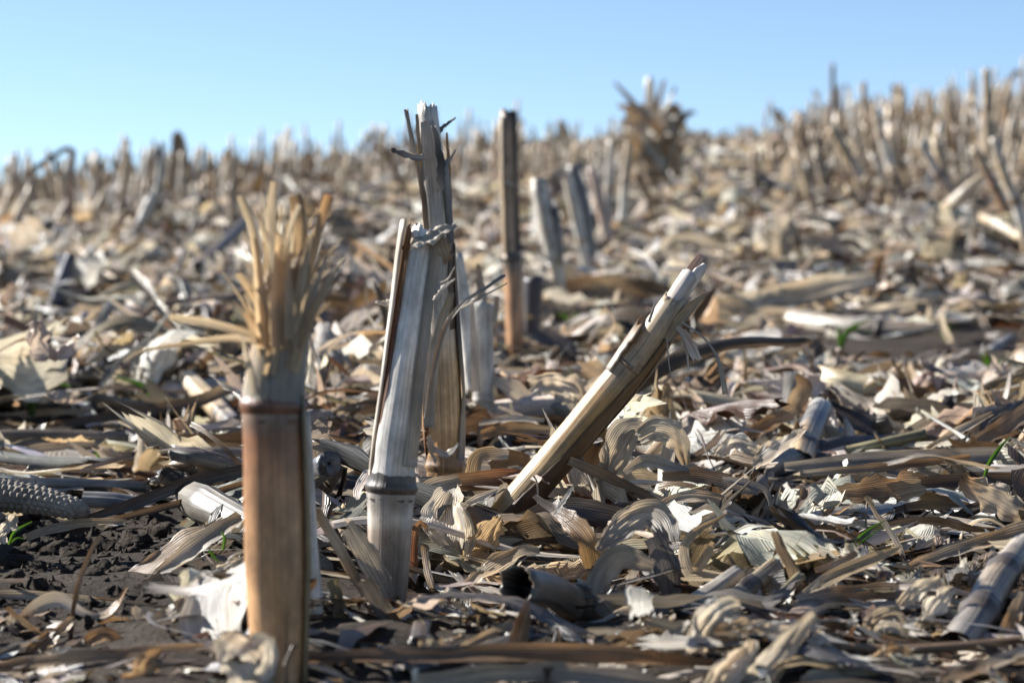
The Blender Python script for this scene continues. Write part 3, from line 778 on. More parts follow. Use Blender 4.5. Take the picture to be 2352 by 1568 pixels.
fallen('greyish fallen stalk with one dark joint, slanting up right of the big folded husk', [(1650, 1412), (1700, 1368), (1775, 1306)], [44, 46, 42], [1.13, 1.15, 1.18], ['olive', (.33, .29, .22), 'tan'], nodes=(.55,), seed=63)
fallen('thin dark fallen stalk lying just right of the greyish jointed one', [(1702, 1456), (1760, 1400), (1836, 1326)], [20, 24, 24], [1.09, 1.12, 1.16], ['dark', (.13, .11, .075), 'olive'], seed=64)
fallen('short upright-lying stalk piece, straw-yellow below and bluish grey above, by the dark blue leaf', [(1836, 1062), (1856, 1005), (1884, 938)], [66, 62, 52], [1.70, 1.76, 1.84], [(.50, .36, .2), 'tan', 'slate', 'grey'], nodes=(.25,), seed=65)
fallen('olive fallen stalk piece with a brown end, in front of the dark blue leaf', [(1945, 1036), (2030, 1018), (2118, 1000)], [24, 26, 28], [1.72, 1.72, 1.73], ['olive', (.33, .29, .16), 'olive'], seed=66)
fallen('pale yellow fallen stalk piece with a bluish lower end, left behind the frayed stub', [(428, 868), (480, 918), (536, 976)], [44, 46, 44], [2.35, 2.25, 2.12], ['bone', 'straw', 'straw', 'slate'], nodes=(.78,), seed=67)
fallen('long grey fallen stalk stretching to the right edge, behind the leaning stub', [(1815, 734), (1950, 752), (2120, 764), (2360, 770)], [42, 44, 42, 40], [3.6, 3.5, 3.45, 3.4], ['pale', 'grey', 'brown', 'grey'], nodes=(.45,), seed=68)
fallen('second fallen stalk pointing right in front of the long grey one', [(1905, 770), (1990, 794), (2080, 806)], [32, 34, 32], [3.35, 3.3, 3.2], ['pale', 'grey', 'grey'], seed=69)
fallen('dark jointed stalk piece aslant near the right edge, before the long grey fallen stalk', [(2200, 846), (2260, 818), (2320, 780)], [28, 30, 26], [2.85, 2.95, 3.05], ['dark', 'grey', 'slate'], nodes=(.5,), seed=70)
fallen('long brown stem lying level along the lower right edge', [(1926, 1484), (2060, 1492), (2220, 1482), (2360, 1466)], [20, 24, 22, 18], 1.02, ['brown', 'brown', (.17, .11, .07), 'brown'], seed=71, R=14)
fallen('grey stick lying aslant in the blurred litter, left of the frayed straps', [(455, 610), (510, 565), (562, 512)], [24, 26, 22], [5.3, 5.6, 5.9], ['brown', 'dark', 'dark'], seed=72, R=12)
fallen('thick flat-sided stalk lying level behind the corncob', [(-30, 1108), (170, 1112), (330, 1118)], [26, 30, 26], 1.58, ['grey', 'grey', (.26, .23, .20)], seed=73)
fallen('bluish grey stalk lying level, end touching the right tip of the corncob', [(190, 1146), (260, 1150), (345, 1160)], [34, 36, 30], 1.50, ['grey', 'slate', 'pale'], seed=74)
fallen('straw-lit stalk tilted up to the right among the right hand stubs', [(2170, 478), (2210, 445), (2252, 408)], [24, 26, 18], [5.6, 5.5, 5.5], ['straw', 'white', 'straw'], seed=75, R=12)
fallen('pale stalk lying at the far right edge under the long leaning stub', [(2255, 498), (2300, 518), (2345, 545)], [20, 22, 20], [5.3, 5.2, 5.1], ['straw', 'bone', 'straw'], seed=76, R=12)
fallen('short rolled husk-coloured stalk piece lying under the curled ring strip', [(1560, 1402), (1620, 1368), (1690, 1318)], [42, 44, 38], [1.15, 1.16, 1.18], ['grey', 'pale', 'grey'], seed=77, pith='dark', hollow=.8)

# ------------------------------------------------------------------ the corncob
def corncob():
    ctrl = np.array([P(-70, 1124, 1.36), P(0, 1136, 1.355), P(90, 1148, 1.345), P(190, 1172, 1.335)])
    S, R = 190, 112
    ax = crom(ctrl, S)
    sp = np.linspace(0, 1, S + 1)
    rad = np.interp(sp, [0, .3, .75, .93, 1], [40, 38, 30, 25, 17]) * 1.35 / F
    t, e1, e2 = frames(ax)
    a = np.linspace(0, 2 * pi, R + 1)[None, :]
    L = np.linalg.norm(np.diff(ax, axis=0), axis=1).sum()
    rows = 14
    stag = (np.floor(a / (2 * pi) * rows) % 2) * pi
    cup = np.abs(np.sin(a * rows / 2)) ** .6 * (0.5 + 0.5 * np.sin(2 * pi * sp[:, None] * L / 0.0042 + stag))
    jit = vnoise(a * 9 + 0 * sp[:, None], sp[:, None] * L / .002 + 0 * a, 4)
    rr_ = rad[:, None] * (1 + 0.13 * (cup - .5)) + 0.0007 * (jit - .5)
    V = around(ax, e1, e2, rr_, np.broadcast_to(a, rr_.shape))
    base = np.array([ax[:, 0].mean(), ax[:, 1].mean(), V[..., 2].min()])
    hero_pts(V)
    root = link('corncob', None, base, label='bare grey corncob without kernels lying at the left edge', category='corncob')
    me = mesh('cob', V.reshape(-1, 3) - base, grid_faces(S, R), np.zeros((V.shape[0] * V.shape[1], 2)), (.4, .35, .3), M_COB)
    link('cob', me, (0, 0, 0), root)
    q = np.linspace(0, 1, 7)[:, None]
    ring = ax[-1] + (V[-1] - ax[-1])[None] * (1 - q[..., None] * .96) + t[-1] * (0.0035 * np.sqrt(q[..., None]) * (1 + .5 * vnoise(a * 8, q * 6, 2)[..., None]))
    link('cob_end', mesh('cob_end', ring.reshape(-1, 3) - base, grid_faces(6, R), np.zeros((7 * (R + 1), 2)), (.3, .26, .22), M_COB), (0, 0, 0), root)
corncob()

# ------------------------------------------------------------------ leaves, husks and scraps placed one by one
def leaf(label, pp, ww, cols, y=None, cat='corn leaf', name='corn_leaf', mat=None, k=.94, seed=[300], **kw):
    seed[0] += 1
    kw.setdefault('rag', .13)
    kw.setdefault('curl', .5)
    kw.setdefault('ruffle', .10)
    kw.setdefault('crumple', .10)
    kw.setdefault('thick', 0)
    V, Fq, UV, ss = ribbon(path3(pp, y, k), ww, seed=seed[0], **kw)
    hero_pts(V)
    return thing_mesh(name, V, Fq, UV, stops(ss, cols), mat or M_LEAF, label, cat)
def husk(label, pp, ww, cols, y=None, **kw):
    kw.setdefault('K', 18)
    kw.setdefault('S', 34)
    kw.setdefault('ruffle', .2)
    kw.setdefault('crumple', .16)
    return leaf(label, pp, ww, cols, y, 'corn husk', 'corn_husk', M_HUSK, **kw)
def scrap(label, pp, ww, cols, y=None, **kw):
    return leaf(label, pp, ww, cols, y, 'leaf strip', 'leaf_shred', M_LEAF, **kw)

# lower left
husk('broad bright white fan of husk glowing beside the foot of the frayed stub', [(548, 1506), (516, 1470), (506, 1400), (520, 1340), (535, 1304)], [70, 136, 150, 140, 96], ['bone', 'white', (.80, .77, .72), 'white'], [1.035, 1.04, 1.055, 1.065, 1.075], up=.15, lean=-.5, curl=.5, ruffle=.04, rag=.03, crumple=.03)
husk('small cream husk behind the top of the white husk fan', [(500, 1312), (545, 1296), (590, 1300)], [20, 34, 30], ['bone', 'straw'], 1.14, up=.5)
husk('crumpled white husk heaped at the foot of the frayed stub, out of focus', [(600, 1585), (560, 1530), (520, 1485), (500, 1462)], [120, 140, 110, 50], ['pale', 'white', 'white', 'bone'], .955, up=.3, curl=.8, ruffle=.14, crumple=.14, rag=.2)
husk('curled white husk edge clinging to the front of the frayed stub base', [(600, 1560), (622, 1510), (610, 1470), (575, 1462)], [40, 46, 40, 20], ['white', 'white', 'pale'], .945, up=.2, curl=1.0, crumple=.12)
leaf('flat tan leaf with a torn end, sloping up beside the frayed stub', [(258, 1362), (330, 1310), (430, 1240), (500, 1205)], [34, 48, 44, 26], ['tan', (.40, .29, .2), 'tan'], 1.26, up=.55, rag=.5)
leaf('grey finely ribbed leaf lying over the flat tan torn leaf', [(352, 1322), (410, 1290), (480, 1240), (556, 1188)], [16, 52, 56, 34], ['grey', 'pale', 'grey', 'tan'], 1.235, up=.5, curl=.9)
scrap('pale split stalk rind poking out under the grey ribbed leaf', [(290, 1382), (330, 1350), (372, 1322)], [26, 30, 24], ['bone', 'straw', 'tan'], 1.22, up=.3, thick=.001)
leaf('long dark grey leaf rib with scuffed edge, reaching from the corncob towards the frayed stub', [(180, 1196), (300, 1160), (440, 1108), (562, 1080)], [14, 34, 40, 40], [(.16, .14, .125), (.22, .195, .17), (.24, .21, .18), (.20, .17, .14)], [1.42, 1.42, 1.42, 1.42], up=.1, curl=1.1, rag=.06, thick=.001)
scrap('brown lower edge strip of the long dark leaf rib', [(200, 1204), (330, 1176), (460, 1140), (560, 1108)], [6, 18, 20, 16], ['brown', 'dark', 'brown'], 1.41, up=-.2, curl=.8)
leaf('long grey folded leaf lying level across the lower left', [(-20, 1366), (120, 1372), (260, 1390), (410, 1412)], [26, 28, 30, 24], ['grey', (.40, .37, .30), 'grey'], 1.175, up=.3, curl=1.0, rag=.05, crumple=.04)
scrap('thin brown strip lying on the right end of the long grey folded leaf', [(220, 1373), (310, 1384), (408, 1400)], [9, 9, 7], ['ginger', 'tan', 'brown'], 1.155, up=.4)
scrap('upright twig-like brown strip standing alone on the dark soil', [(158, 1500), (168, 1400), (184, 1330), (205, 1275), (231, 1231)], [9, 12, 14, 14, 8], [(.2, .15, .12), 'brown', 'tan', 'straw'], 1.11, up=0, twist=.7, curl=.9, thick=.0006, rag=.3)
leaf('greyish arching leaf that twists up into a ginger curled tip', [(40, 1424), (90, 1388), (140, 1378), (200, 1412), (240, 1412), (270, 1388), (293, 1348)], [20, 36, 40, 26, 22, 26, 10], ['brown', 'grey', 'pale', 'white', 'pale', 'ginger', 'ginger'], 1.13, up=.35, twist=1.6, curl=.6)
scrap('ginger flat strap lying aslant at the lower left edge', [(14, 1394), (52, 1426), (102, 1464)], [12, 14, 12], ['ginger', 'tan', 'ginger'], 1.12, up=.2)
leaf('spotted ginger leaf rising to the right at the lower left', [(54, 1514), (100, 1478), (168, 1420)], [30, 34, 18], ['tan', 'ginger', 'tan'], 1.09, up=.4, rag=.4)
leaf('short translucent ginger leaf patch with torn edges between grey scraps, below the tan torn leaf', [(228, 1440), (276, 1430), (326, 1448)], [20, 36, 24], ['ginger', 'straw', 'ginger'], 1.13, up=.2, rag=.4)
leaf('amber leaf arching over a dark hollow at the bottom left', [(140, 1512), (190, 1490), (240, 1462), (282, 1476)], [20, 42, 44, 20], ['straw', 'ginger', 'ginger', 'brown'], 1.07, up=.5, curl=.9)
leaf('large grey-brown leaf sloping up towards the white husk fan', [(268, 1510), (330, 1462), (400, 1410), (446, 1376)], [30, 56, 54, 26], ['tan', 'grey', 'tan', 'grey'], 1.09, up=.5, curl=.9, rag=.08)
leaf('small grey flag of leaf standing below the tan torn leaf', [(306, 1390), (318, 1418), (340, 1446)], [12, 28, 22], ['pale', 'grey', 'pale'], 1.12, up=.1, rag=.5)
leaf('long brown leaf lying level along the bottom left, out of focus', [(-30, 1540), (130, 1514), (300, 1502), (470, 1490)], [26, 32, 32, 28], ['brown', 'tan', (.28, .2, .13), 'straw'], 1.0, up=.4)
leaf('crumpled ginger leaf clump, blurred, at the bottom left of the frayed stub', [(300, 1590), (330, 1540), (352, 1508), (372, 1492)], [50, 60, 46, 16], ['ginger', 'straw', 'ginger'], .97, up=.2, crumple=.5, ruffle=.4, rag=.5)
scrap('small upright white leaf tip left of the frayed stub', [(520, 1192), (524, 1160), (531, 1120)], [18, 18, 6], ['bone', 'white'], 1.50, up=0, lean=-.6)
husk('torn white leaf scraps at the left edge in front of the corncob', [(-10, 1240), (14, 1210), (36, 1182)], [40, 44, 20], ['bone', 'white', 'pale'], 1.30, up=.2, rag=.5, crumple=.3)
leaf('tan leaf lying under the tip of the corncob', [(60, 1236), (130, 1212), (210, 1200), (290, 1196)], [20, 26, 22, 10], ['tan', 'pale', 'straw', 'tan'], 1.34, up=.4)

# foot of the pale stub, middle
scrap('pale tan strap leaning down to the right between the frayed and the pale split stub', [(728, 1170), (766, 1232), (806, 1305), (842, 1372)], [22, 24, 26, 14], ['straw', 'bone', 'tan', 'straw'], 1.17, up=.1, lean=-.5, thick=.0008, rag=.08)
leaf('broad grey ribbed leaf leaning against the foot of the pale split stub', [(802, 1205), (836, 1260), (870, 1320), (902, 1388)], [36, 56, 52, 26], ['grey', 'pale', 'grey', 'grey'], 1.17, up=.15, lean=-.5, rag=.25, curl=.4)
leaf('dark grey leaf running down to the right below the broad ribbed one', [(836, 1330), (880, 1400), (930, 1470)], [36, 44, 24], [(.17, .155, .135), (.21, .19, .16), 'grey'], 1.13, up=.2, rag=.2)
leaf('narrow olive strip standing upright right of the frayed stub foot', [(764, 1330), (780, 1400), (792, 1470)], [30, 30, 20], ['olive', (.22, .18, .12), 'olive'], 1.12, up=0, rag=.3)
scrap('reddish curled leaf stalk bowing over at the right side of the pale split stub', [(956, 1380), (950, 1290), (952, 1230), (964, 1200), (980, 1212)], [26, 30, 30, 26, 14], ['brown', 'redbrown', 'redbrown', 'ginger'], 1.30, up=0, curl=1.5)
scrap('white-rimmed brown leaf strip hanging below the curled reddish leaf stalk', [(974, 1250), (982, 1310), (1000, 1372)], [16, 18, 12], ['brown', 'white', 'brown'], 1.28, up=0)
husk('large cream husk cupped upright in front of the leaning stub base', [(1060, 1296), (1040, 1240), (1030, 1180), (1040, 1128)], [34, 92, 100, 40], ['pale', 'bone', 'white', 'bone'], [1.33, 1.33, 1.345, 1.36], up=.1, lean=-.4, curl=1.1, ruffle=.15)
husk('tan translucent husk lobe opening to the right of the large cream husk', [(1066, 1292), (1096, 1258), (1122, 1222), (1150, 1188)], [26, 60, 66, 34], ['straw', 'tan', 'straw', 'straw'], [1.325, 1.32, 1.315, 1.31], up=.1, curl=.9, lean=.3, rag=.4)
husk('inner curled husk fold standing between the cream husk and its tan lobe', [(1072, 1286), (1080, 1236), (1076, 1196), (1066, 1170)], [20, 40, 36, 14], ['pale', 'bone', 'grey'], 1.315, up=0, curl=1.7, ruffle=.05)
scrap('white curled flap lying across the top of the large cream husk', [(1056, 1168), (1092, 1150), (1142, 1126)], [16, 24, 10], ['white', 'white', 'bone'], 1.36, up=.4, curl=.9)
leaf('grey ribbed leaf bent in an arch beside the tallest stub foot', [(942, 1204), (958, 1156), (992, 1122), (1056, 1102)], [26, 44, 44, 30], ['pale', 'grey', 'pale', 'tan'], 1.42, up=.35, curl=.5, rag=.1)
leaf('bent tan leaf standing like a tent behind the leaning stub base', [(1084, 1096), (1092, 1058), (1112, 1042), (1166, 1044)], [34, 36, 32, 26], ['straw', 'tan', 'straw', 'bone'], 1.50, up=.25)
leaf('glowing ginger leaf hump behind the leaning stub base', [(1130, 1078), (1168, 1054), (1216, 1062)], [34, 44, 34], ['ginger', (.45, .27, .12), 'ginger'], 1.53, up=.3, curl=.7, rag=.08)
leaf('long dark reddish leaf lying across behind the leaning stub', [(1050, 1108), (1180, 1104), (1320, 1124), (1440, 1148), (1512, 1168)], [44, 52, 50, 46, 20], ['ginger', 'redbrown', (.15, .07, .045), 'redbrown', 'brown'], 1.49, up=.25, curl=.5, rag=.06)
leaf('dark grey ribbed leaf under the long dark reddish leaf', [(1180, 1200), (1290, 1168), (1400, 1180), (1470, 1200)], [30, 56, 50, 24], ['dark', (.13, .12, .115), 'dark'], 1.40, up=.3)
scrap('stiff brown strap slanting down to the right from the leaning stub', [(1306, 1058), (1380, 1088), (1450, 1120), (1516, 1152)], [22, 28, 20, 8], ['tan', 'ginger', 'brown', 'tan'], 1.43, up=.3, thick=.0008, rag=.08)
leaf('amber ribbed leaf standing under the leaning stub, lit from behind', [(1330, 1108), (1345, 1062), (1368, 1015), (1392, 985)], [50, 66, 56, 20], [(.40, .25, .09), 'ginger', (.42, .27, .1)], 1.50, up=0, rag=.2)
leaf('pale flap lying over the amber ribbed leaf', [(1318, 1040), (1348, 1018), (1384, 1010)], [10, 26, 8], ['bone', 'white'], 1.485, up=.5)
husk('large grey ribbed husk arched like a tent right of the leaning stub', [(1392, 1086), (1420, 1030), (1446, 990), (1478, 986)], [40, 76, 80, 46], ['grey', 'pale', 'grey', 'bone'], 1.47, up=.25, curl=.35, ruffle=.08)
husk('pale husk folded over with a hanging ribbed side, right of the arched grey husk', [(1466, 1006), (1500, 988), (1536, 994), (1562, 1022), (1574, 1066)], [40, 62, 66, 44, 20], ['pale', 'bone', 'pale', 'tan'], 1.45, up=.35, curl=.4, ruffle=.1)
leaf('twisted silvery ribbed leaf strip in front of the folded pale husk', [(1434, 1084), (1480, 1058), (1530, 1068), (1584, 1082)], [16, 34, 38, 16], ['grey', 'pale', 'pale', 'grey'], 1.41, up=.4, twist=1.3)
leaf('dark hooked leaf with a ginger belly, hanging over in front of the leaning stub', [(1226, 1138), (1270, 1168), (1312, 1200), (1346, 1240), (1362, 1298)], [8, 22, 40, 50, 46], [(.11, .09, .08), (.13, .105, .09), 'brown', 'ginger', (.42, .28, .12)], [1.24, 1.23, 1.215, 1.205, 1.205], up=.15, curl=.7, rag=.2)
scrap('tiny white sliver poking up beside the dark hooked leaf', [(1272, 1182), (1292, 1152), (1316, 1118)], [8, 12, 6], ['white', 'white'], 1.22, up=0, lean=-.5)
husk('big grey striped husk folded over, below and right of the dark hooked leaf', [(1374, 1264), (1430, 1214), (1480, 1184), (1516, 1196), (1540, 1250)], [20, 56, 64, 66, 40], ['grey', 'grey', 'pale', 'grey', 'dark'], [1.20, 1.21, 1.22, 1.215, 1.2], up=.35, curl=.5)
husk('torn lower half of the big grey striped husk, curling under in ribs', [(1410, 1420), (1376, 1372), (1388, 1312), (1430, 1280), (1500, 1300)], [30, 60, 70, 66, 30], ['bone', 'grey', 'pale', 'grey'], 1.17, up=.1, curl=1.1, ruffle=.25)
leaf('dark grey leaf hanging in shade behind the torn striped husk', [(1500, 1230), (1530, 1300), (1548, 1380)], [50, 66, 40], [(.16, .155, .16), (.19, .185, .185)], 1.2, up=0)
scrap('pale strip bent into a ring standing up right of the striped husk', [(1606, 1346), (1576, 1300), (1572, 1252), (1600, 1218), (1640, 1196), (1670, 1180)], [30, 30, 24, 20, 14, 4], ['pale', 'bone', 'tan', 'straw'], 1.21, up=0, curl=.4, twist=.6, rag=.1)
scrap('short flat pale strip crossing inside the bent ring strip', [(1600, 1310), (1622, 1276), (1640, 1246)], [20, 24, 14], ['tan', 'straw'], 1.20, up=.1)
scrap('pointed brown strip standing upright near the bottom, right of the frayed stub', [(1196, 1530), (1192, 1470), (1206, 1410), (1212, 1372)], [44, 48, 44, 4], ['ginger', 'tan', 'ginger', 'pink'], 1.02, up=0, curl=.9, rag=.08, thick=.0008)
leaf('dusty tan leaves piled below the large cream husk', [(1060, 1350), (1120, 1310), (1190, 1270), (1240, 1262)], [16, 36, 44, 20], ['pale', 'straw', 'tan', 'pale'], 1.24, up=.4, rag=.4)

# right half
leaf('broad pale dusty leaf lying behind the leaning stub at the short grey stub', [(1128, 872), (1190, 908), (1246, 946), (1296, 976)], [30, 52, 52, 20], ['pale', 'bone', 'white', 'pale'], 1.95, up=.5, crumple=.2)
husk('crumpled white husk lying against the upper part of the leaning stub, behind it', [(1220, 890), (1262, 886), (1312, 900), (1336, 950)], [44, 66, 70, 40], ['bone', 'white', 'pale'], 1.85, up=.3, crumple=.3, rag=.3)
husk('cupped whitish husk wrapped round the foot of the slim brown stub', [(1140, 800), (1158, 846), (1196, 872), (1240, 856)], [30, 44, 40, 18], ['bone', 'white', 'pale', 'straw'], 2.75, up=.2, curl=1.0)
leaf('bluish dark rolled leaf right of the slim brown stub', [(1216, 770), (1262, 778), (1308, 800), (1316, 838)], [36, 48, 42, 20], ['slate', (.12, .13, .16), 'slate'], 2.75, up=.3, curl=1.3)
leaf('ginger leaf bundle lying behind the tallest stub, right side', [(1104, 1000), (1180, 984), (1268, 988)], [22, 36, 18], ['ginger', (.42, .26, .13), 'tan'], 1.72, up=.3)
leaf('silvery curled leaf rim lying on the ginger leaf bundle', [(1100, 974), (1170, 962), (1250, 966)], [10, 20, 10], ['pale', 'bone', 'pale'], 1.76, up=.5)
leaf('dark blue-grey leaf trough slanting down right, behind the olive stalk piece', [(1904, 930), (1960, 966), (2040, 992), (2124, 1006)], [22, 56, 56, 26], [(.06, .06, .07), (.09, .09, .105), 'slate', 'grey'], 1.86, up=.3, curl=1.0, rag=.08)
leaf('long grey leaf lying level across the right, largest of its bundle', [(1802, 1074), (1960, 1060), (2160, 1050), (2370, 1044)], [26, 42, 40, 30], ['grey', (.29, .275, .26), 'grey', (.25, .24, .225)], 1.58, up=.35, curl=.9, rag=.06)
leaf('grey-brown leaf with a ginger tip lying in front of the long level grey leaf', [(1838, 1088), (1980, 1078), (2120, 1064), (2228, 1050)], [16, 24, 24, 14], ['grey', (.30, .26, .2), 'brown', 'ginger'], 1.52, up=.35, curl=.8, rag=.06)
leaf('dark brown leaf lying under the long level grey leaf at the right edge', [(2060, 1112), (2200, 1104), (2360, 1098)], [26, 36, 30], ['brown', 'dark', 'brown'], 1.5, up=.3)
leaf('brown crumpled leaf with a bright white torn rim, right of the grass blade', [(1924, 1132), (1990, 1128), (2050, 1120), (2110, 1112)], [30, 56, 66, 52], ['tan', 'brown', (.30, .20, .12), 'tan'], 1.40, up=.1, rag=.5, ruffle=.25)
scrap('white torn rim strip on top of the brown crumpled leaf', [(1950, 1116), (2010, 1108), (2060, 1098), (2100, 1084)], [5, 12, 14, 12], ['white', 'white', 'bone'], 1.405, up=.8, rag=.8, ruffle=.4)
scrap('white torn lower rim strip of the brown crumpled leaf', [(1984, 1172), (2050, 1162), (2108, 1146)], [6, 12, 8], ['white', 'white'], 1.37, up=.7, rag=.8)
leaf('brown leaf tapering to the right from under the brown crumpled leaf', [(2060, 1150), (2140, 1152), (2232, 1160)], [40, 40, 8], ['brown', 'tan', 'brown'], 1.43, up=.3, rag=.1)
husk('large torn leaf curling up at the right edge', [(2206, 1104), (2250, 1130), (2300, 1158), (2370, 1200)], [40, 66, 66, 40], ['ginger', 'pale', 'grey', 'tan'], 1.36, up=.3, rag=.35, ruffle=.25)
leaf('white striped leaf with shadow bars tilted up right of the folded pale husk', [(1732, 1070), (1770, 1044), (1810, 1014), (1848, 984)], [24, 34, 34, 18], ['pale', 'white', 'bone', 'pale'], 1.50, up=.3, lean=-.4, rag=.3)
husk('rumpled cream husk between the folded pale husk and the white striped leaf', [(1640, 1054), (1690, 1018), (1740, 1040)], [30, 52, 30], ['bone', 'white', 'pale'], 1.6, up=.4, crumple=.3)
leaf('grey-brown leaf folded along its rib, lying right of the silvery twisted strip', [(1520, 1096), (1600, 1092), (1680, 1112), (1740, 1130)], [20, 42, 40, 18], ['tan', 'brown', (.27, .22, .17), 'grey'], 1.42, up=.3, rag=.2)
leaf('arched tan leaf lying above the bent ring strip', [(1500, 1170), (1570, 1142), (1650, 1148), (1710, 1180)], [16, 32, 34, 16], ['tan', 'pale', 'tan', 'grey'], 1.36, up=.4)
leaf('dark grey thin curled leaf hooking down right of the arched tan leaf', [(1660, 1100), (1720, 1112), (1760, 1130), (1774, 1172)], [14, 22, 18, 10], ['grey', 'slate', 'grey'], 1.38, up=.3, curl=.9)
scrap('brown leaf strip standing upright beside the grass blade', [(1842, 1368), (1816, 1300), (1792, 1258), (1780, 1220)], [28, 32, 26, 20], ['brown', 'tan', (.33, .24, .16), 'tan'], 1.17, up=0, rag=.2)
scrap('short pale strap with a sunlit edge under the grass blade', [(1872, 1310), (1920, 1294), (1968, 1270)], [14, 18, 14], ['straw', 'bone', 'tan'], 1.17, up=.2, thick=.0016)
leaf('tan leaf tapering down left under the short pale strap', [(1836, 1372), (1900, 1330), (1980, 1296), (2070, 1258)], [16, 34, 36, 10], ['pale', 'tan', 'tan', 'straw'], 1.14, up=.35, rag=.08)
leaf('wide grey-brown leaf with a pinkish blunt end lying level at the lower right', [(1832, 1386), (1910, 1372), (2010, 1362), (2170, 1356)], [40, 48, 46, 36], ['pink', 'brown', (.33, .27, .21), 'tan'], 1.13, up=.3, curl=.7, rag=.1)
scrap('thin stem hung with flaky debris behind the grass blade', [(1988, 1142), (2020, 1190), (2060, 1250), (2090, 1320)], [12, 14, 12, 10], ['tan', 'grey', 'pale'], 1.24, up=.1, rag=.8, crumple=.3)
leaf('long tan leaf with ragged lower edge stretching to the right edge above the two-ringed stalk', [(2090, 1300), (2180, 1268), (2280, 1236), (2370, 1212)], [20, 32, 36, 36], ['tan', 'grey', 'tan', 'grey'], 1.22, up=.3, rag=.3)
husk('pale cupped husk piece left of the two-ringed stalk, upper one', [(2066, 1392), (2110, 1356), (2160, 1330)], [30, 50, 24], ['pale', 'bone', 'pale'], 1.09, up=.2, curl=1.2)
husk('whitish torn husk piece touching the two-ringed stalk', [(2112, 1440), (2150, 1390), (2188, 1352)], [30, 56, 24], ['bone', 'white', 'bone'], 1.075, up=.1, curl=.9, rag=.4)
husk('lumpy pale husk knob at the left end of the pale husk pieces', [(1990, 1450), (2010, 1420), (2050, 1410), (2080, 1430)], [30, 44, 46, 24], ['pale', 'pale', 'grey'], 1.07, up=.2, curl=1.2, crumple=.3)
husk('smooth cream husk cup lying under the pale husk pieces', [(2000, 1470), (2040, 1444), (2086, 1460)], [16, 46, 22], ['bone', 'bone', 'pale'], 1.05, up=.4, curl=1.2)
husk('crumpled ribbed white husk standing up in the blurred bottom right', [(1600, 1500), (1618, 1440), (1660, 1400), (1700, 1392)], [50, 76, 80, 30], ['white', 'bone', 'white', 'pale'], 1.0, up=.2, curl=.9, ruffle=.35, crumple=.3)
husk('long white husk roll pointing up right in the blurred bottom right', [(1720, 1590), (1780, 1520), (1830, 1458), (1874, 1412)], [80, 90, 66, 30], ['pale', 'white', 'bone', 'pale'], .97, up=.25, curl=1.3, ruffle=.2)
husk('crumpled cream husk knot below the long white husk roll', [(1640, 1590), (1680, 1540), (1720, 1500), (1730, 1470)], [70, 90, 80, 40], ['bone', 'white', 'bone'], .955, up=.2, curl=1.4, crumple=.4, ruffle=.3)
husk('brown-edged husk lying between the two white husks of the bottom right', [(1640, 1450), (1720, 1440), (1790, 1450)], [20, 40, 30], ['brown', 'tan', 'pale'], .99, up=.5, curl=.8)
leaf('long brown leaf lying level along the bottom, out of focus, right of the frayed stub', [(690, 1512), (900, 1506), (1160, 1500), (1420, 1504), (1640, 1524)], [30, 40, 46, 50, 18], ['brown', (.30, .22, .16), 'brown', 'ginger', 'brown'], .985, up=.4, rag=.06)
leaf('grey-tan leaf lying lowest at the bottom edge, very blurred', [(960, 1568), (1160, 1548), (1360, 1552), (1560, 1580)], [40, 50, 50, 40], ['pale', 'tan', 'grey', (.22, .2, .17)], .93, up=.4)
leaf('fluffy tan scrap of leaf blurred above the long bottom leaf', [(960, 1500), (990, 1478), (1020, 1486)], [24, 36, 18], ['straw', 'pale', 'tan'], .99, up=.2, rag=.8, crumple=.5)
leaf('grey stalk-like leaf pointing up right at the bottom beside the pointed brown strip', [(1030, 1510), (1110, 1466), (1190, 1430)], [26, 30, 22], ['pale', 'tan', 'grey'], 1.04, up=.3, curl=1.2)
leaf('dark leaf lying aslant at the bottom right corner', [(2100, 1580), (2230, 1540), (2370, 1490)], [26, 34, 30], ['tan', 'brown', 'grey'], .96, up=.4)
husk('low cream husk scraps at the bottom edge below the long brown stem', [(1840, 1560), (1930, 1548), (2020, 1556)], [20, 36, 20], ['bone', 'pale', 'tan'], .965, up=.4, rag=.4)
husk('tan leaf curl on the ground right of the long brown stem', [(2010, 1510), (2050, 1490), (2096, 1500)], [16, 30, 16], ['straw', 'ginger', 'tan'], .995, up=.3, rag=.3)
leaf('ginger-spotted leaf hanging beside the right side of the two-ringed stalk', [(2300, 1480), (2324, 1420), (2350, 1360)], [30, 40, 20], ['tan', 'ginger', 'pale'], 1.06, up=.1)
leaf('ginger curl of leaf standing at the top of the short upright-lying stalk piece', [(1800, 960), (1826, 930), (1846, 890), (1830, 860)], [24, 46, 46, 16], ['ginger', 'tan', 'ginger'], 1.83, up=.2, curl=.9)
leaf('brown leaf slanting down left from the ginger curl', [(1700, 1010), (1760, 976), (1830, 944)], [16, 36, 30], ['brown', 'ginger', 'tan'], 1.75, up=.3)
leaf('dark brown broad leaf slanting up to the right edge', [(2200, 1040), (2290, 990), (2370, 940)], [26, 40, 44], ['grey', 'brown', (.2, .165, .14)], 1.62, up=.3)
leaf('thin pale folded leaf slanting up to the right before the dark brown broad leaf', [(2130, 1030), (2200, 990), (2280, 948)], [10, 22, 12], ['straw', 'bone', 'tan'], 1.66, up=.3)

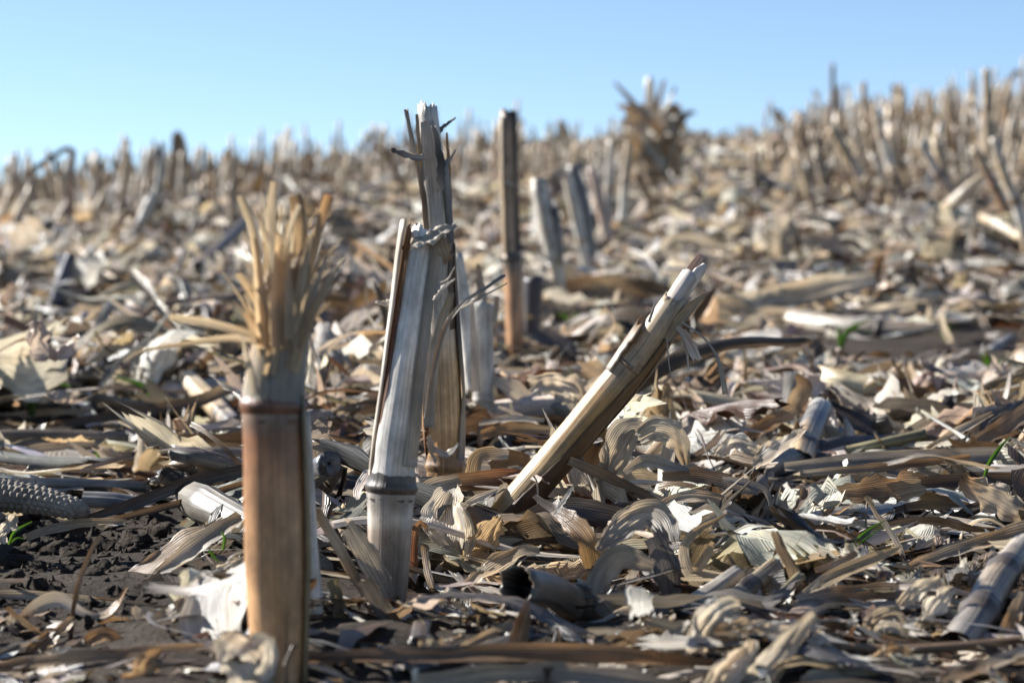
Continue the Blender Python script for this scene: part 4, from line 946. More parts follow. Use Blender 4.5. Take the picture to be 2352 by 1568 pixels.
# middle distance
leaf('long arched brown leaf lying behind the leaning stub, right of the whitish sheathed stub', [(1232, 704), (1310, 662), (1400, 656), (1500, 676), (1560, 700)], [20, 44, 48, 40, 16], ['tan', 'brown', 'tan', 'brown', 'tan'], 4.0, up=.2, rag=.08)
husk('very wide pale grey leaf spread out in the blurred middle distance', [(1480, 732), (1620, 712), (1760, 690), (1900, 664), (2010, 640)], [16, 50, 66, 66, 30], ['white', 'pale', 'bone', 'pale', 'white'], 3.75, up=.25, curl=.7, ruffle=.15)
leaf('upright brown leaf tip rising from the right end of the very wide pale leaf', [(1990, 680), (2010, 630), (2026, 586)], [30, 34, 8], ['tan', 'brown', 'ginger'], 3.8, up=0)
husk('white hollow husk piece lying behind the long grey fallen stalk', [(1944, 716), (2040, 712), (2126, 706)], [20, 34, 36], ['bone', 'white', 'pale'], 3.7, up=.2, curl=1.2)
husk('white curled husk loop above the long arched brown leaf', [(1560, 596), (1530, 572), (1556, 548), (1630, 560), (1690, 582)], [20, 30, 30, 24, 8], ['white', 'pale', 'bone', 'pale'], 4.7, up=.1, curl=.8)
husk('big pale rounded husk lump in the blurred middle distance', [(1790, 590), (1800, 545), (1812, 504)], [60, 84, 60], ['pale', 'grey', 'bone'], 4.9, up=.2, curl=1.3)
leaf('bluish grey leaf lying right of the big pale husk lump', [(1840, 548), (1900, 560), (1966, 586)], [26, 36, 16], ['grey', 'slate', 'grey'], 4.9, up=.3)
leaf('long dark leaf lying left of the frayed stub, above the bare soil', [(40, 992), (200, 966), (380, 938), (480, 914), (556, 872)], [10, 24, 28, 34, 30], ['brown', (.17, .13, .1), 'brown', 'dark', 'tan'], 2.12, up=.3, curl=.9, rag=.06)
leaf('long level grey leaf lying at the left edge, behind the corncob', [(-20, 1056), (110, 1036), (220, 1026)], [34, 40, 26], [(.22, .2, .17), 'grey', (.2, .18, .15)], 1.83, up=.3, curl=1.0, rag=.05)
leaf('thin grey leaf lying level at the left, above the long level grey leaf', [(-20, 960), (100, 948), (210, 944)], [16, 20, 12], ['grey', 'tan', 'grey'], 2.2, up=.3)
leaf('tan leaf blade lying far left in the blur, right of the purplish stub', [(190, 700), (240, 670), (300, 640)], [16, 34, 22], ['straw', 'tan', 'straw'], 4.5, up=.2)
husk('long cream husk lying at the left edge in the blur', [(-30, 628), (60, 630), (140, 622)], [20, 30, 20], ['bone', 'white', 'straw'], 5.2, up=.3)
husk('bright white husk lying left of the frayed straps in the blur', [(310, 600), (345, 575), (385, 590)], [20, 40, 20], ['white', 'white'], 5.6, up=.3, curl=1.0)

# ------------------------------------------------------------------ labels for the many: look first, then place beside something that can be found
LANDMARKS = [('the frayed stub', 630, 1000), ('the pale split stub', 930, 850), ('the tallest stub', 1005, 500), ('the leaning stub', 1380, 930), ('the slim brown stub', 1175, 560),
             ('the corncob', 90, 1145), ('the white husk fan', 510, 1400), ('the hollow stalk', 1250, 1360), ('the two-ringed stalk', 2270, 1380), ('the bushy clump', 1500, 310),
             ('the snapped-over stub', 150, 430), ('the dark reddish leaf', 1430, 1145), ('the white-rimmed brown leaf', 2020, 1120), ('the long grey fallen stalk', 2080, 760),
             ('the wide pale leaf', 1750, 690), ('the purplish stub', 145, 645), ('the pale yellow stalk piece', 480, 920), ('the dark blue leaf', 2010, 970),
             ('the bent ring strip', 1610, 1260), ('the upright twig strip', 190, 1370), ('the lone dark stem', 1913, 240), ('the long leaning stub', 2310, 430),
             ('the large cream husk', 1040, 1210), ('the arched grey husk', 1440, 1030), ('the white roll of husk', 1800, 1500), ('the grass blade', 1990, 1230)]
AUTO = []          # (object, adjective phrase, noun phrase, px, py, group)
ORD = ['nearest', 'second nearest', 'third nearest', 'fourth nearest', 'fifth nearest', 'sixth nearest', 'seventh nearest', 'eighth nearest', 'ninth nearest', 'tenth nearest',
       'eleventh nearest', 'twelfth nearest']
def label_all():
    boxes = {}
    for o, adj, noun, px, py, grp in AUTO:
        bd, best = 1e9, None
        for nm, lx, ly in LANDMARKS:
            d = math.hypot(px - lx, (py - ly) * 1.5)
            if d < bd:
                bd, best = d, (nm, lx, ly)
        dx, dy = px - best[1], py - best[2]
        rel = ('left of' if dx < 0 else 'right of') if abs(dx) > 0.9 * abs(dy) else ('above' if dy < 0 else 'below')
        boxes.setdefault((adj, noun, rel, best[0]), []).append((bd, o, grp))
    for (adj, noun, rel, lm), items in boxes.items():
        items.sort(key=lambda q: q[0])
        for i, (bd, o, grp) in enumerate(items):
            if len(items) == 1:
                o['label'] = f'{adj} {noun} {rel} {lm}'
            else:
                o['label'] = f'{adj} {noun}, {ORD[min(i, len(ORD) - 1)]} {rel} {lm}'
            o['group'] = grp

# ------------------------------------------------------------------ stubble on the hill: every stub a thing, the last ones by the hundred as stuff
FARCOL = ['tan', 'straw', 'tan', 'pale', 'straw', 'ginger', 'brown', 'tan', 'grey', 'bone', 'brown', 'straw']
rs = np.random.default_rng(21)
TAKEN = []
def far_stub(px, d, h, lean, full=True):
    x = (px - CX) / F * d
    z = float(terrain(x, d))
    py0 = CY - (z - CAM_Z) / d * F
    hp = h / d * F
    wv = rs.uniform(.018, .027)
    wpx = wv / d * F
    dx = math.tan(lean) * hp
    c0, c1, c2 = [str(rs.choice(FARCOL)) for _ in range(3)]
    if rs.random() < .1:
        c1 = c2 = 'white'
    size = 'short' if h < .17 else ('tall' if h > .27 else 'mid-height')
    tilt = 'upright' if abs(lean) < .12 else ('left-leaning' if lean < 0 else 'right-leaning')
    s = Stalk('x', [(px, py0 + 8), (px + dx * .5 + rs.normal(0, hp * .02), py0 - hp * .5), (px + dx, py0 - hp)], [wpx, wpx, wpx * rs.uniform(.6, 1)], d, [c0, c1, c2],
              nodes=(rs.uniform(.3, .6),) if (full and d < 10) else (), seed=int(rs.integers(1e6)), S=12 if d < 9 else 7, R=10 if d < 9 else 7, top_rag=2.2, ridge=.06,
              bury=.02, keep=False, node_col='brown', node_w=.008, group='corn stubs on the hillside')
    n = rs.integers(0, 4)
    dressed = False
    if rs.random() < .55:
        dressed = True
        for q in range(max(1, n)):                              # torn sheath straps and drooping leaves
            sd = rs.choice([-1, 1]) * rs.uniform(.4, 1.3)
            tb = rs.uniform(.15, .75)
            p0 = (px + dx * tb, py0 - hp * tb)
            if rs.random() < .5:
                pth = [p0, (p0[0] + sd * wpx * .8, p0[1] - hp * .2), (p0[0] + sd * wpx * 1.5, p0[1] - hp * rs.uniform(.25, .45))]
            else:
                pth = [p0, (p0[0] + sd * wpx * 1.2, p0[1] - hp * .1), (p0[0] + sd * wpx * 2.2, p0[1] + hp * .05), (p0[0] + sd * wpx * 2.6, min(py0, p0[1] + hp * .35))]
            s.strip(pth, [wpx * .9, wpx * rs.uniform(.6, 1.3), wpx * .3], d - .02 + rs.uniform(-.02, .04), [str(rs.choice(FARCOL)), str(rs.choice(FARCOL))], seed=int(rs.integers(1e6)), S=7, K=2, ruffle=.2, up=.1, mat=M_LEAF)
    del s.root['label']
    AUTO.append((s.root, f'{size} {WORD[c1]} {tilt}', 'torn-strapped corn stub' if dressed else 'plain corn stub', px, py0 - hp / 2, 'corn stubs on the hillside'))

cands = []
for n, x0, x1, d0, d1, h0, h1, lm, ls in ((88, -50, 1190, 9.0, 14.4, .13, .31, 0, .12), (16, 1190, 1420, 9.5, 14.2, .10, .20, 0, .12), (4, 1600, 1740, 12.5, 14.2, .05, .10, 0, .2),
                                           (16, 1730, 1860, 9.5, 14.2, .10, .22, -.05, .14), (64, 1850, 2400, 10.0, 14.4, .16, .34, 0, .11), (40, 1840, 2400, 6.6, 10, .11, .26, -.14, .20), (14, -40, 560, 6.5, 9, .10, .2, .1, .3)):
    for q in range(n):
        cands.append((x0 + (x1 - x0) * (q + rs.uniform(.1, .9)) / n, rs.uniform(d0, d1), rs.uniform(h0, h1), rs.normal(lm, ls)))
for c in cands:
    far_stub(*c)

# the stubble too far, too thin and too many to pick apart
def far_mass():
    Vs, Fs, Us, Cs, off = [], [], [], [], 0
    for q in range(1300):
        px = rs.uniform(-500, 2900)
        if 1440 < px < 1800 or (px < 1850 and rs.random() > 1.5 * float(vnoise(px * .013, 3.0, 31))):
            continue
        d = rs.uniform(10.5, 15.2)
        x = (px - CX) / F * d
        h = rs.uniform(.07, .21) * (1.35 if px > 1850 else 1)
        z = float(terrain(x, d))
        l = rs.normal(0, .2)
        ax = np.array([[x, d, z - .02], [x + l * h * .5, d, z + h * .5], [x + l * h, d + rs.normal(0, .02), z + h]])
        ax = crom(ax, 4)
        V, Fq, UV, ss = tube(ax, np.linspace(1, .8, 5) * rs.uniform(.008, .012), 6, int(rs.integers(1e6)), .05, 0, 2.0)
        Vs.append(V); Fs.append(Fq + off); Us.append(UV); off += len(V)
        Cs.append(stops(ss, [str(rs.choice(FARCOL)), str(rs.choice(FARCOL))]))
    me = mesh('stubble', np.vstack(Vs), np.vstack(Fs), np.vstack(Us), np.vstack(Cs), M_STALK)
    link('stubble', me, kind='stuff', label='distant corn stubble too dense to count along the hilltop', category='stubble')
far_mass()

# ------------------------------------------------------------------ the litter: tens of thousands of leaves, husks, strips, stalk pieces and chips
# guard: what is placed by hand keeps its view free of loose pieces
GW, GH = 392, 262
guard = np.full((GH, GW), 1e9)
for Vh in HERO:
    px, py, d = proj(Vh)
    gi, gj = (py / 6).astype(int), (px / 6).astype(int)
    ok = (gi >= 0) & (gi < GH) & (gj >= 0) & (gj < GW)
    np.minimum.at(guard, (gi[ok], gj[ok]), d[ok])

for ax_ in (0, 1):                                   # close the holes between the sampled points
    guard = np.minimum(guard, np.minimum(np.roll(guard, 1, ax_), np.roll(guard, -1, ax_)))

def soil_patch(x, y):
    px, py, d = proj(np.stack([x, y, terrain(x, y)], -1))
    m = np.exp(-(((px - 150) / 280) ** 2 + ((py - 1320) / 135) ** 2) ** 2)
    m = np.maximum(m, .8 * np.exp(-(((px - 330) / 190) ** 2 + ((py - 1215) / 45) ** 2) ** 2))
    m = np.maximum(m, .55 * np.exp(-(((px - 200) / 330) ** 2 + ((py - 1010) / 60) ** 2) ** 2))
    return m

def rotz(V, a):
    c, s = np.cos(a)[:, None], np.sin(a)[:, None]
    return np.stack([V[..., 0] * c - V[..., 1] * s, V[..., 0] * s + V[..., 1] * c, V[..., 2]], -1)

def roty(V, a):
    c, s = np.cos(a)[:, None], np.sin(a)[:, None]
    return np.stack([V[..., 0] * c + V[..., 2] * s, V[..., 1], -V[..., 0] * s + V[..., 2] * c], -1)

def rotx(V, a):
    c, s = np.cos(a)[:, None], np.sin(a)[:, None]
    return np.stack([V[..., 0], V[..., 1] * c - V[..., 2] * s, V[..., 1] * s + V[..., 2] * c], -1)

def sheets(N, S, K, L, W, bend, twist, curl, ruffle, crumple, shape, rag):
    sp = np.linspace(0, 1, S + 1)[None, :]
    u = np.linspace(-1, 1, K + 1)[None, None, :]
    col = lambda v: v[:, None]
    a = col(bend) * (sp - .5) + col(rng.normal(0, .25, N)) * np.sin(6.28 * (sp * col(rng.uniform(.6, 1.8, N)) + col(rng.random(N))))
    b = col(rng.normal(0, .2, N)) * (sp - .5)
    t = np.stack([np.cos(a) * np.cos(b), np.cos(a) * np.sin(b), np.sin(a)], -1)
    c = np.cumsum(t, 1) * (L / S)[:, None, None]
    c = c - c[:, S // 2:S // 2 + 1]
    sd = np.stack([-np.sin(b), np.cos(b), 0 * b], -1)
    n = np.cross(t, sd)
    ang = col(twist) * (sp - .5)
    s2 = sd * np.cos(ang)[..., None] + n * np.sin(ang)[..., None]
    n2 = -sd * np.sin(ang)[..., None] + n * np.cos(ang)[..., None]
    # outline: tapering leaf, torn piece or husk
    tip = col(rng.uniform(.0, .9, N))
    prof_leaf = 1 - tip * sp ** 2.2
    prof_husk = (0.35 + 0.65 * np.sin(np.pi * np.clip(sp * .85 + .12, 0, 1)) ** .7)
    prof = np.where(col(shape) > .5, prof_husk, prof_leaf) * (1 + .12 * np.sin(6.28 * (sp * 2.3 + col(rng.random(N)))))
    w2 = col(W) * .5 * prof
    g = col(np.where(np.abs(curl) < 1e-2, 1e-2, curl)) * (.6 + .8 * (.5 + .5 * np.sin(6.28 * (sp * .7 + col(rng.random(N))))))
    lat = np.sin(g[..., None] * u) / g[..., None]
    out = (1 - np.cos(g[..., None] * u)) / g[..., None]
    out = out + col(ruffle)[..., None] * u ** 2 * np.sin(6.28 * (col(rng.uniform(1.2, 3.5, N)) * sp + col(rng.random(N)))[..., None] + np.sign(u) * rng.uniform(0, 3, N)[:, None, None])
    su = sp[..., None] + 0 * u
    o1, o2 = rng.uniform(0, 50, N)[:, None, None], rng.uniform(0, 50, N)[:, None, None]
    rid = 1 - np.abs(2 * vnoise(su * 2.4 + o1 + u * .6, u * 2.4 + o2 + su * 1.2, 3) - 1)
    out = out + crumple[:, None, None] * (2.6 * (rid - .6) + rng.normal(0, .35, (N, S + 1, K + 1)))
    edge = 1 + rag * rng.normal(0, 1, (N, S + 1, K + 1)) * (np.abs(u) > .95)
    V = c[:, :, None, :] + s2[:, :, None, :] * (lat * w2[..., None] * edge)[..., None] + n2[:, :, None, :] * (out * w2[..., None])[..., None]
    tear = rng.normal(0, .32, (N, 2, K + 1)) * W[:, None, None]
    V[:, 0] -= t[:, 0][:, None, :] * tear[:, 0][..., None]
    V[:, -1] += t[:, -1][:, None, :] * tear[:, 1][..., None]
    U = np.broadcast_to(u * .5, (N, S + 1, K + 1)) * W[:, None, None] + rng.uniform(0, 9, N)[:, None, None]
    Vv = np.broadcast_to(sp[..., None], (N, S + 1, K + 1)) * L[:, None, None] + rng.uniform(0, 9, N)[:, None, None]
    nv = (S + 1) * (K + 1)
    return V.reshape(N, nv, 3), np.stack([U, Vv], -1).reshape(N, nv, 2), grid_faces(S, K), np.repeat(sp[0], K + 1)

def sticks(N, S, R, L, r, bend):
    sp = np.linspace(0, 1, S + 1)
    a = np.linspace(0, 2 * pi, R + 1)
    aa = bend[:, None] * (sp - .5)[None]
    t = np.stack([np.cos(aa), 0 * aa, np.sin(aa)], -1)
    c = np.cumsum(t, 1) * (L / S)[:, None, None]
    c = c - c[:, S // 2:S // 2 + 1]
    n = np.stack([-np.sin(aa), 0 * aa, np.cos(aa)], -1)
    prof = 1 + .06 * np.cos(2 * a + 1)[None, None, :] + .04 * np.cos(5 * a)[None, None, :] - .45 * rng.random((N, 1, 1)) ** 2 * np.exp(-((a - 2.0) / .5) ** 2)[None, None, :]
    nodep = rng.uniform(-.2, 1.2, N)
    nb = 1 + .16 * np.exp(-(((sp[None] - nodep[:, None]) * L[:, None]) / .008) ** 2)
    rr_ = r[:, None, None] * prof * nb[..., None]
    V = c[:, :, None, :] + (rr_ * np.cos(a))[..., None] * n[:, :, None, :] + (rr_ * np.sin(a))[..., None] * np.array([0, 1.0, 0])
    jag = rng.random((N, 2, R)) * 1.4
    jag = np.concatenate([jag, jag[..., :1]], -1) * r[:, None, None]
    V[:, 0] -= t[:, 0][:, None, :] * jag[:, 0][..., None]
    V[:, -1] += t[:, -1][:, None, :] * jag[:, 1][..., None]
    # pith at both ends
    e0 = c[:, :1, None, :] + (V[:, :1] - c[:, :1, None, :]) * .12 + t[:, 0][:, None, None, :] * r[:, None, None, None] * .3
    e1 = c[:, -1:, None, :] + (V[:, -1:] - c[:, -1:, None, :]) * .12 - t[:, -1][:, None, None, :] * r[:, None, None, None] * .3
    V = np.concatenate([e0, V, e1], 1)
    vv = np.concatenate([[-.02], sp, [1.02]])
    U = np.broadcast_to((a / (2 * pi))[None, None, :], (N, S + 3, R + 1)) * (6.28 * r)[:, None, None] + rng.uniform(0, 9, N)[:, None, None]
    Vv = np.broadcast_to(vv[None, :, None], (N, S + 3, R + 1)) * L[:, None, None] + rng.uniform(0, 9, N)[:, None, None]
    nv = (S + 3) * (R + 1)
    dist = np.abs(vv[None] - nodep[:, None]) * L[:, None]
    return V.reshape(N, nv, 3), np.stack([U, Vv], -1).reshape(N, nv, 2), grid_faces(S + 2, R), np.repeat(dist, R + 1, 1)

def scatter(N, d0, d1, power=0.0):
    """positions spread over the wedge that the camera sees, and some way beyond it"""
    q = rng.random(N)
    y = (d0 ** 2 + (d1 ** 2 - d0 ** 2) * q) ** .5
    x = rng.uniform(-1, 1, N) * (.285 * y + .18)
    return x, y

BATCH = []         # dict(kind, V, F, UV, C, info)
W_LEAF = dict(bone=.15, pale=.14, grey=.20, tan=.13, straw=.05, ginger=.07, brown=.14, redbrown=.025, dark=.08, slate=.04, white=.10)
W_HUSK = dict(bone=.30, pale=.25, white=.20, straw=.10, tan=.10, grey=.05)
W_STICK = dict(pale=.18, grey=.28, tan=.22, brown=.14, dark=.06, straw=.10, slate=.04)
W_CHIP = dict(bone=.12, pale=.12, grey=.18, tan=.14, straw=.06, ginger=.08, brown=.15, dark=.13, white=.08)

def pick(N, wts):
    k = list(wts)
    p = np.array([wts[q] for q in k])
    ix = rng.choice(len(k), N, p=p / p.sum())
    names = np.array(k)[ix]
    cols = np.array([PAL[q] for q in k])[ix]
    lum = cols.mean(1, keepdims=True)
    cols = np.where(lum > .45, .95, .48) * cols * rng.normal(1, .16, (N, 1)) * (1 + rng.normal(0, .04, (N, 3)))
    cols = cols * .84 + cols.mean(1, keepdims=True) * .16
    return names, np.clip(cols, .02, .8)

def drop(kind, V, UV, Fq, ss, x, y, pitch, roll, yaw, lift, names, cols, info, keep_soil=.06):
    N = len(x)
    V = rotz(roty(rotx(V, roll), pitch), yaw)
    low = np.quantile(V[..., 2], .12, axis=1)
    V = V + np.stack([x, y, lift - low], -1)[:, None, :]
    V[..., 2] += terrain(V[..., 0], V[..., 1])
    # thin out over bare soil and in small random gaps; keep the view of hand-placed things free
    m = soil_patch(x, y)
    gap = vnoise(x * 11 + 7, y * 7, 12) if y.mean() < 2.5 else vnoise(x * 2.6 + 7, y * 1.3, 12) * .8 + .08 * vnoise(x * 9, y * 5, 13)
    keep = (rng.random(N) > m * (1 - keep_soil)) & ((gap > .22) | (rng.random(N) < .35))
    def hiding(V):
        px, py, d = proj(V)
        gi, gj = (py / 6).astype(int), (px / 6).astype(int)
        ok = (gi >= 0) & (gi < GH) & (gj >= 0) & (gj < GW)
        hd = np.where(ok, guard[np.clip(gi, 0, GH - 1), np.clip(gj, 0, GW - 1)], 1e9)
        return px, py, d, ((d < hd - .004) & (hd < 1e8)).mean(1)
    px, py, d, hides = hiding(V)
    bad = (hides > .08) & (rng.random(N) < .97)
    tz = terrain(V[bad][..., 0], V[bad][..., 1])                       # what would stand before a hand-placed thing is pressed flat on the ground
    V[bad, :, 2] = tz + .30 * np.clip(V[bad][..., 2] - tz, -.01, .06)
    px, py, d, hides = hiding(V)
    keep &= ~((hides > (.4 if kind == 'chip' else .14)) & bad & (rng.random(N) < .97))
    wide, tall = px.max(1) - px.min(1), py.max(1) - py.min(1)
    keep &= ~((d.min(1) < 1.25) & ((tall > 170) | (wide > 480))) & ~((d.min(1) < .95) & ((tall > 70) | (wide > 200)))
    m2 = soil_patch(V[..., 0].ravel(), V[..., 1].ravel()).reshape(N, -1).max(1)
    keep &= (rng.random(N) > m2 * (1 - keep_soil) * .97)
    ix = np.nonzero(keep)[0]
    c = cols[ix][:, None, :] * (1 + .10 * (vnoise(ss[None] * 3 + ix[:, None] * 1.7, ss[None] * 0 + ix[:, None] * .3, 6)[..., None] - .5) * 2) if ss.ndim == 1 else None
    if c is None:
        g = np.exp(-(ss[ix] / .007) ** 2)[..., None] * .6
        c = cols[ix][:, None, :] * (1 - g) + np.array(PAL['dark']) * g
    BATCH.append(dict(kind=kind, V=V[ix], F=Fq, UV=UV[ix], C=c, names=names[ix], info={k: v[ix] for k, v in info.items()}, px=px[ix], py=py[ix], d=d[ix]))

def angles(N, flat, steep_share, L=None):
    p = rng.normal(0, flat, N)
    st = rng.random(N) < steep_share
    if L is not None:
        st &= L < .06
    p[st] = rng.uniform(.4, 1.3, st.sum()) * rng.choice([-1, 1], st.sum())
    return p

def leaves(N, d0, d1, S, K, l0, l1, w0, w1, flat=False):
    x, y = scatter(N, d0, d1)
    L = np.exp(rng.uniform(math.log(l0), math.log(l1), N))
    W = np.minimum(np.exp(rng.uniform(math.log(w0), math.log(w1), N)), L * .6)
    curl = rng.choice([-1, 1], N) * rng.gamma(1.6, .34, N)
    curl = np.clip(curl, -2.6, 2.6)
    bend = rng.normal(0, 1, N) * rng.choice([.3, .5, 1.2], N)
    tw = rng.normal(0, .8, N)
    if flat:                                             # straight split stalk halves and ribs
        bend, tw, curl = bend * .25, tw * .2, rng.choice([-1, 1], N) * rng.uniform(.5, 1.5, N)
    V, UV, Fq, ss = sheets(N, S, K, L, W, bend, tw, curl, np.abs(rng.normal(0, .14, N)) * (.2 if flat else 1), np.abs(rng.normal(0, .16, N)), np.zeros(N), .14)
    nm, cl = pick(N, W_LEAF)
    drop('leaf', V, UV, Fq, ss, x, y, angles(N, .16, .09 if d0 < 2 else .05, L), rng.normal(0, .38, N), rng.uniform(0, 6.28, N), rng.gamma(1.5, .009, N), nm, cl, dict(L=L, W=W, curl=curl, twist=tw, bend=bend))

def husks(N, d0, d1, S, K):
    x, y = scatter(N, d0, d1)
    L = rng.uniform(.03, .10, N) * (1.35 if d0 > 2 else 1)
    W = L * rng.uniform(.3, .75, N)
    curl = rng.choice([-1, 1], N, p=[.7, .3]) * rng.uniform(.5, 1.8, N)
    bend = rng.normal(0, 1.3, N)
    tw = rng.normal(0, .5, N)
    V, UV, Fq, ss = sheets(N, S, K, L, W, bend, tw, curl, np.abs(rng.normal(0, .2, N)), .1 + np.abs(rng.normal(0, .2, N)), np.ones(N), .08)
    nm, cl = pick(N, W_HUSK)
    drop('husk', V, UV, Fq, ss, x, y, angles(N, .24, .12, L), rng.normal(0, .5, N), rng.uniform(0, 6.28, N), rng.gamma(1.5, .010, N), nm, cl, dict(L=L, W=W, curl=curl, twist=tw, bend=bend))

def shreds(N, d0, d1, S, K=2):
    x, y = scatter(N, d0, d1)
    L = np.exp(rng.uniform(math.log(.02), math.log(.11), N))
    W = rng.uniform(.0012, .006, N)
    bend = rng.normal(0, 1.1, N)
    tw = rng.normal(0, 1.6, N)
    curl = rng.normal(0, .7, N)
    V, UV, Fq, ss = sheets(N, S, K, L, W, bend, tw, curl, np.abs(rng.normal(0, .1, N)), 0 * L + .02, np.zeros(N), .05)
    nm, cl = pick(N, W_LEAF)
    drop('shred', V, UV, Fq, ss, x, y, angles(N, .25, .15), rng.normal(0, .7, N), rng.uniform(0, 6.28, N), rng.gamma(1.5, .010, N), nm, cl, dict(L=L, W=W, curl=curl, twist=tw, bend=bend))

def chips(N, d0, d1, a, b, soil=.10):
    x, y = scatter(N, d0, d1)
    L = np.exp(rng.uniform(math.log(a), math.log(b), N))
    W = L * rng.uniform(.3, .9, N)
    V, UV, Fq, ss = sheets(N, 2, 2, L, W, rng.normal(0, 1.2, N), rng.normal(0, .8, N), rng.normal(0, .9, N), 0 * L + .1, 0 * L + .08, np.zeros(N), .15)
    nm, cl = pick(N, W_CHIP)
    drop('chip', V, UV, Fq, ss, x, y, angles(N, .5, .2), rng.normal(0, .7, N), rng.uniform(0, 6.28, N), rng.gamma(1.3, .006, N), nm, cl, {}, keep_soil=soil)

def stalks(N, d0, d1, S, R, l0=.03, l1=.16):
    x, y = scatter(N, d0, d1)
    L = rng.uniform(l0, l1, N)
    r = rng.uniform(.004, .0105, N)
    V, UV, Fq, ss = sticks(N, S, R, L, r, rng.normal(0, .12, N))
    nm, cl = pick(N, W_STICK)
    drop('stalk', V, UV, Fq, ss, x, y, angles(N, .10, .03, L * .7), 0 * L, rng.uniform(0, 6.28, N), rng.gamma(1.3, .006, N), nm, cl, dict(L=L, W=r * 2, curl=0 * L, twist=0 * L, bend=0 * L))

# near
leaves(260, .78, 2.7, 16, 10, .08, .22, .028, .05)
leaves(700, .78, 2.7, 14, 8, .05, .17, .014, .034)
leaves(2500, .78, 2.7, 11, 5, .03, .17, .005, .022)
leaves(1000, .80, 1.2, 10, 5, .02, .09, .005, .02)
chips(1500, .80, 1.2, .003, .012)
leaves(420, .80, 2.7, 16, 6, .12, .32, .007, .018, True)
leaves(1100, 2.7, 6.2, 8, 4, .15, .40, .01, .026, True)
leaves(1500, 6.2, 14, 4, 2, .2, .5, .014, .034, True)
husks(900, .78, 2.7, 12, 9)
shreds(2400, .78, 2.7, 8)
chips(5500, .78, 2.7, .003, .014)
stalks(320, .85, 2.7, 8, 12, .05, .24)
# middle
leaves(7000, 2.7, 6.2, 8, 4, .04, .22, .009, .045)
husks(1700, 2.7, 6.2, 8, 6)
shreds(6000, 2.7, 6.2, 5)
chips(7000, 2.7, 6.2, .005, .022)
stalks(750, 2.7, 6.2, 5, 8, .06, .30)
# far
leaves(15000, 6.2, 15.5, 4, 2, .05, .26, .016, .065)
husks(5000, 6.2, 15.5, 4, 3)
chips(9000, 6.2, 15.5, .01, .035)
stalks(1300, 6.2, 15.5, 3, 6, .05, .25)

# which pieces show largest: a coarse depth buffer over points on every piece
BW, BH = 588, 392
zb = np.full(BW * BH, 1e9)
own = np.full(BW * BH, -1, np.int64)
ids, base_id = [], 0
for b in BATCH:
    b['id0'] = base_id
    base_id += len(b['V'])
pts_p, pts_d, pts_i = [], [], []
for b in BATCH:
    Fq = b['F']
    idx = np.arange(len(b['V'])) + b['id0']
    near = b['d'].mean() < 7
    combos = [(1, 0, 0, 0), (.25, .25, .25, .25), (.5, .5, 0, 0), (.5, 0, 0, .5)] if near else [(1, 0, 0, 0)]
    for wt in combos:
        qx = sum(wt[k] * b['px'][:, Fq[:, k]] for k in range(4) if wt[k])
        qy = sum(wt[k] * b['py'][:, Fq[:, k]] for k in range(4) if wt[k])
        qd = sum(wt[k] * b['d'][:, Fq[:, k]] for k in range(4) if wt[k])
        gi, gj = (qy / 4).astype(np.int64), (qx / 4).astype(np.int64)
        ok = (gi >= 0) & (gi < BH) & (gj >= 0) & (gj < BW)
        pts_p.append((gi * BW + gj)[ok]); pts_d.append(qd[ok]); pts_i.append(np.broadcast_to(idx[:, None], qx.shape)[ok])
for Vh in HERO:
    px, py, d = proj(Vh)
    gi, gj = (py / 4).astype(np.int64), (px / 4).astype(np.int64)
    ok = (gi >= 0) & (gi < BH) & (gj >= 0) & (gj < BW)
    pts_p.append((gi * BW + gj)[ok]); pts_d.append(d[ok]); pts_i.append(np.full(ok.sum(), -1))
pp_, dd_, ii_ = np.concatenate(pts_p), np.concatenate(pts_d), np.concatenate(pts_i)
order = np.lexsort((dd_, pp_))
pp_, ii_ = pp_[order], ii_[order]
first = np.concatenate([[True], pp_[1:] != pp_[:-1]])
win = ii_[first]
seen = np.bincount(win[win >= 0], minlength=base_id)

NOUN = dict(leaf='corn leaf', husk='corn husk', shred='leaf shred', stalk='fallen stalk piece')
NAME = dict(leaf='corn_leaf', husk='corn_husk', shred='leaf_shred', stalk='fallen_stalk')
CAT = dict(leaf='corn leaf', husk='corn husk', shred='leaf strip', stalk='fallen stalk')
GRP = dict(leaf='dry corn leaves strewn over the field', husk='corn husks strewn over the field', shred='thin leaf shreds strewn over the field', stalk='stalk pieces lying in the field litter')
MAT = dict(leaf=M_LEAF, husk=M_HUSK, shred=M_LEAF, stalk=M_STALK, chip=M_LEAF)
LIMIT = dict(leaf=225, husk=170, shred=150, stalk=110)
score = {}
for bi, b in enumerate(BATCH):
    if b['kind'] == 'chip':
        continue
    for q in range(len(b['V'])):
        sc_ = seen[b['id0'] + q]
        if sc_ >= 3:
            score.setdefault(b['kind'], []).append((int(sc_), bi, q))
chosen = {}
for kd, lst in score.items():
    lst.sort(reverse=True)
    for sc_, bi, q in lst[:LIMIT[kd]]:
        chosen.setdefault(bi, []).append(q)

def looks(b, q):
    L, W, cu, tw, be = (float(b['info'][k][q]) for k in ('L', 'W', 'curl', 'twist', 'bend'))
    kd = b['kind']
    cw = WORD[str(b['names'][q])]
    if kd == 'stalk':
        return f"{'short' if L < .07 else 'long'} {'thin' if W < .012 else 'thick'} {cw}"
    sz = ('short' if L < .05 else ('long' if L > .1 else 'mid-sized')) if kd != 'husk' else ('small' if L < .045 else ('big' if L > .07 else 'mid-sized'))
    fm = 'rolled' if abs(cu) > 1.4 else ('twisted' if abs(tw) > 1.0 else ('arched' if abs(be) > 1.0 else ('gutter-shaped' if abs(cu) > .6 else 'flattish')))
    if kd == 'leaf':
        sz = sz + (' broad' if W > .016 else (' narrow' if W < .009 else ''))
    return f'{sz} {fm} {cw}'

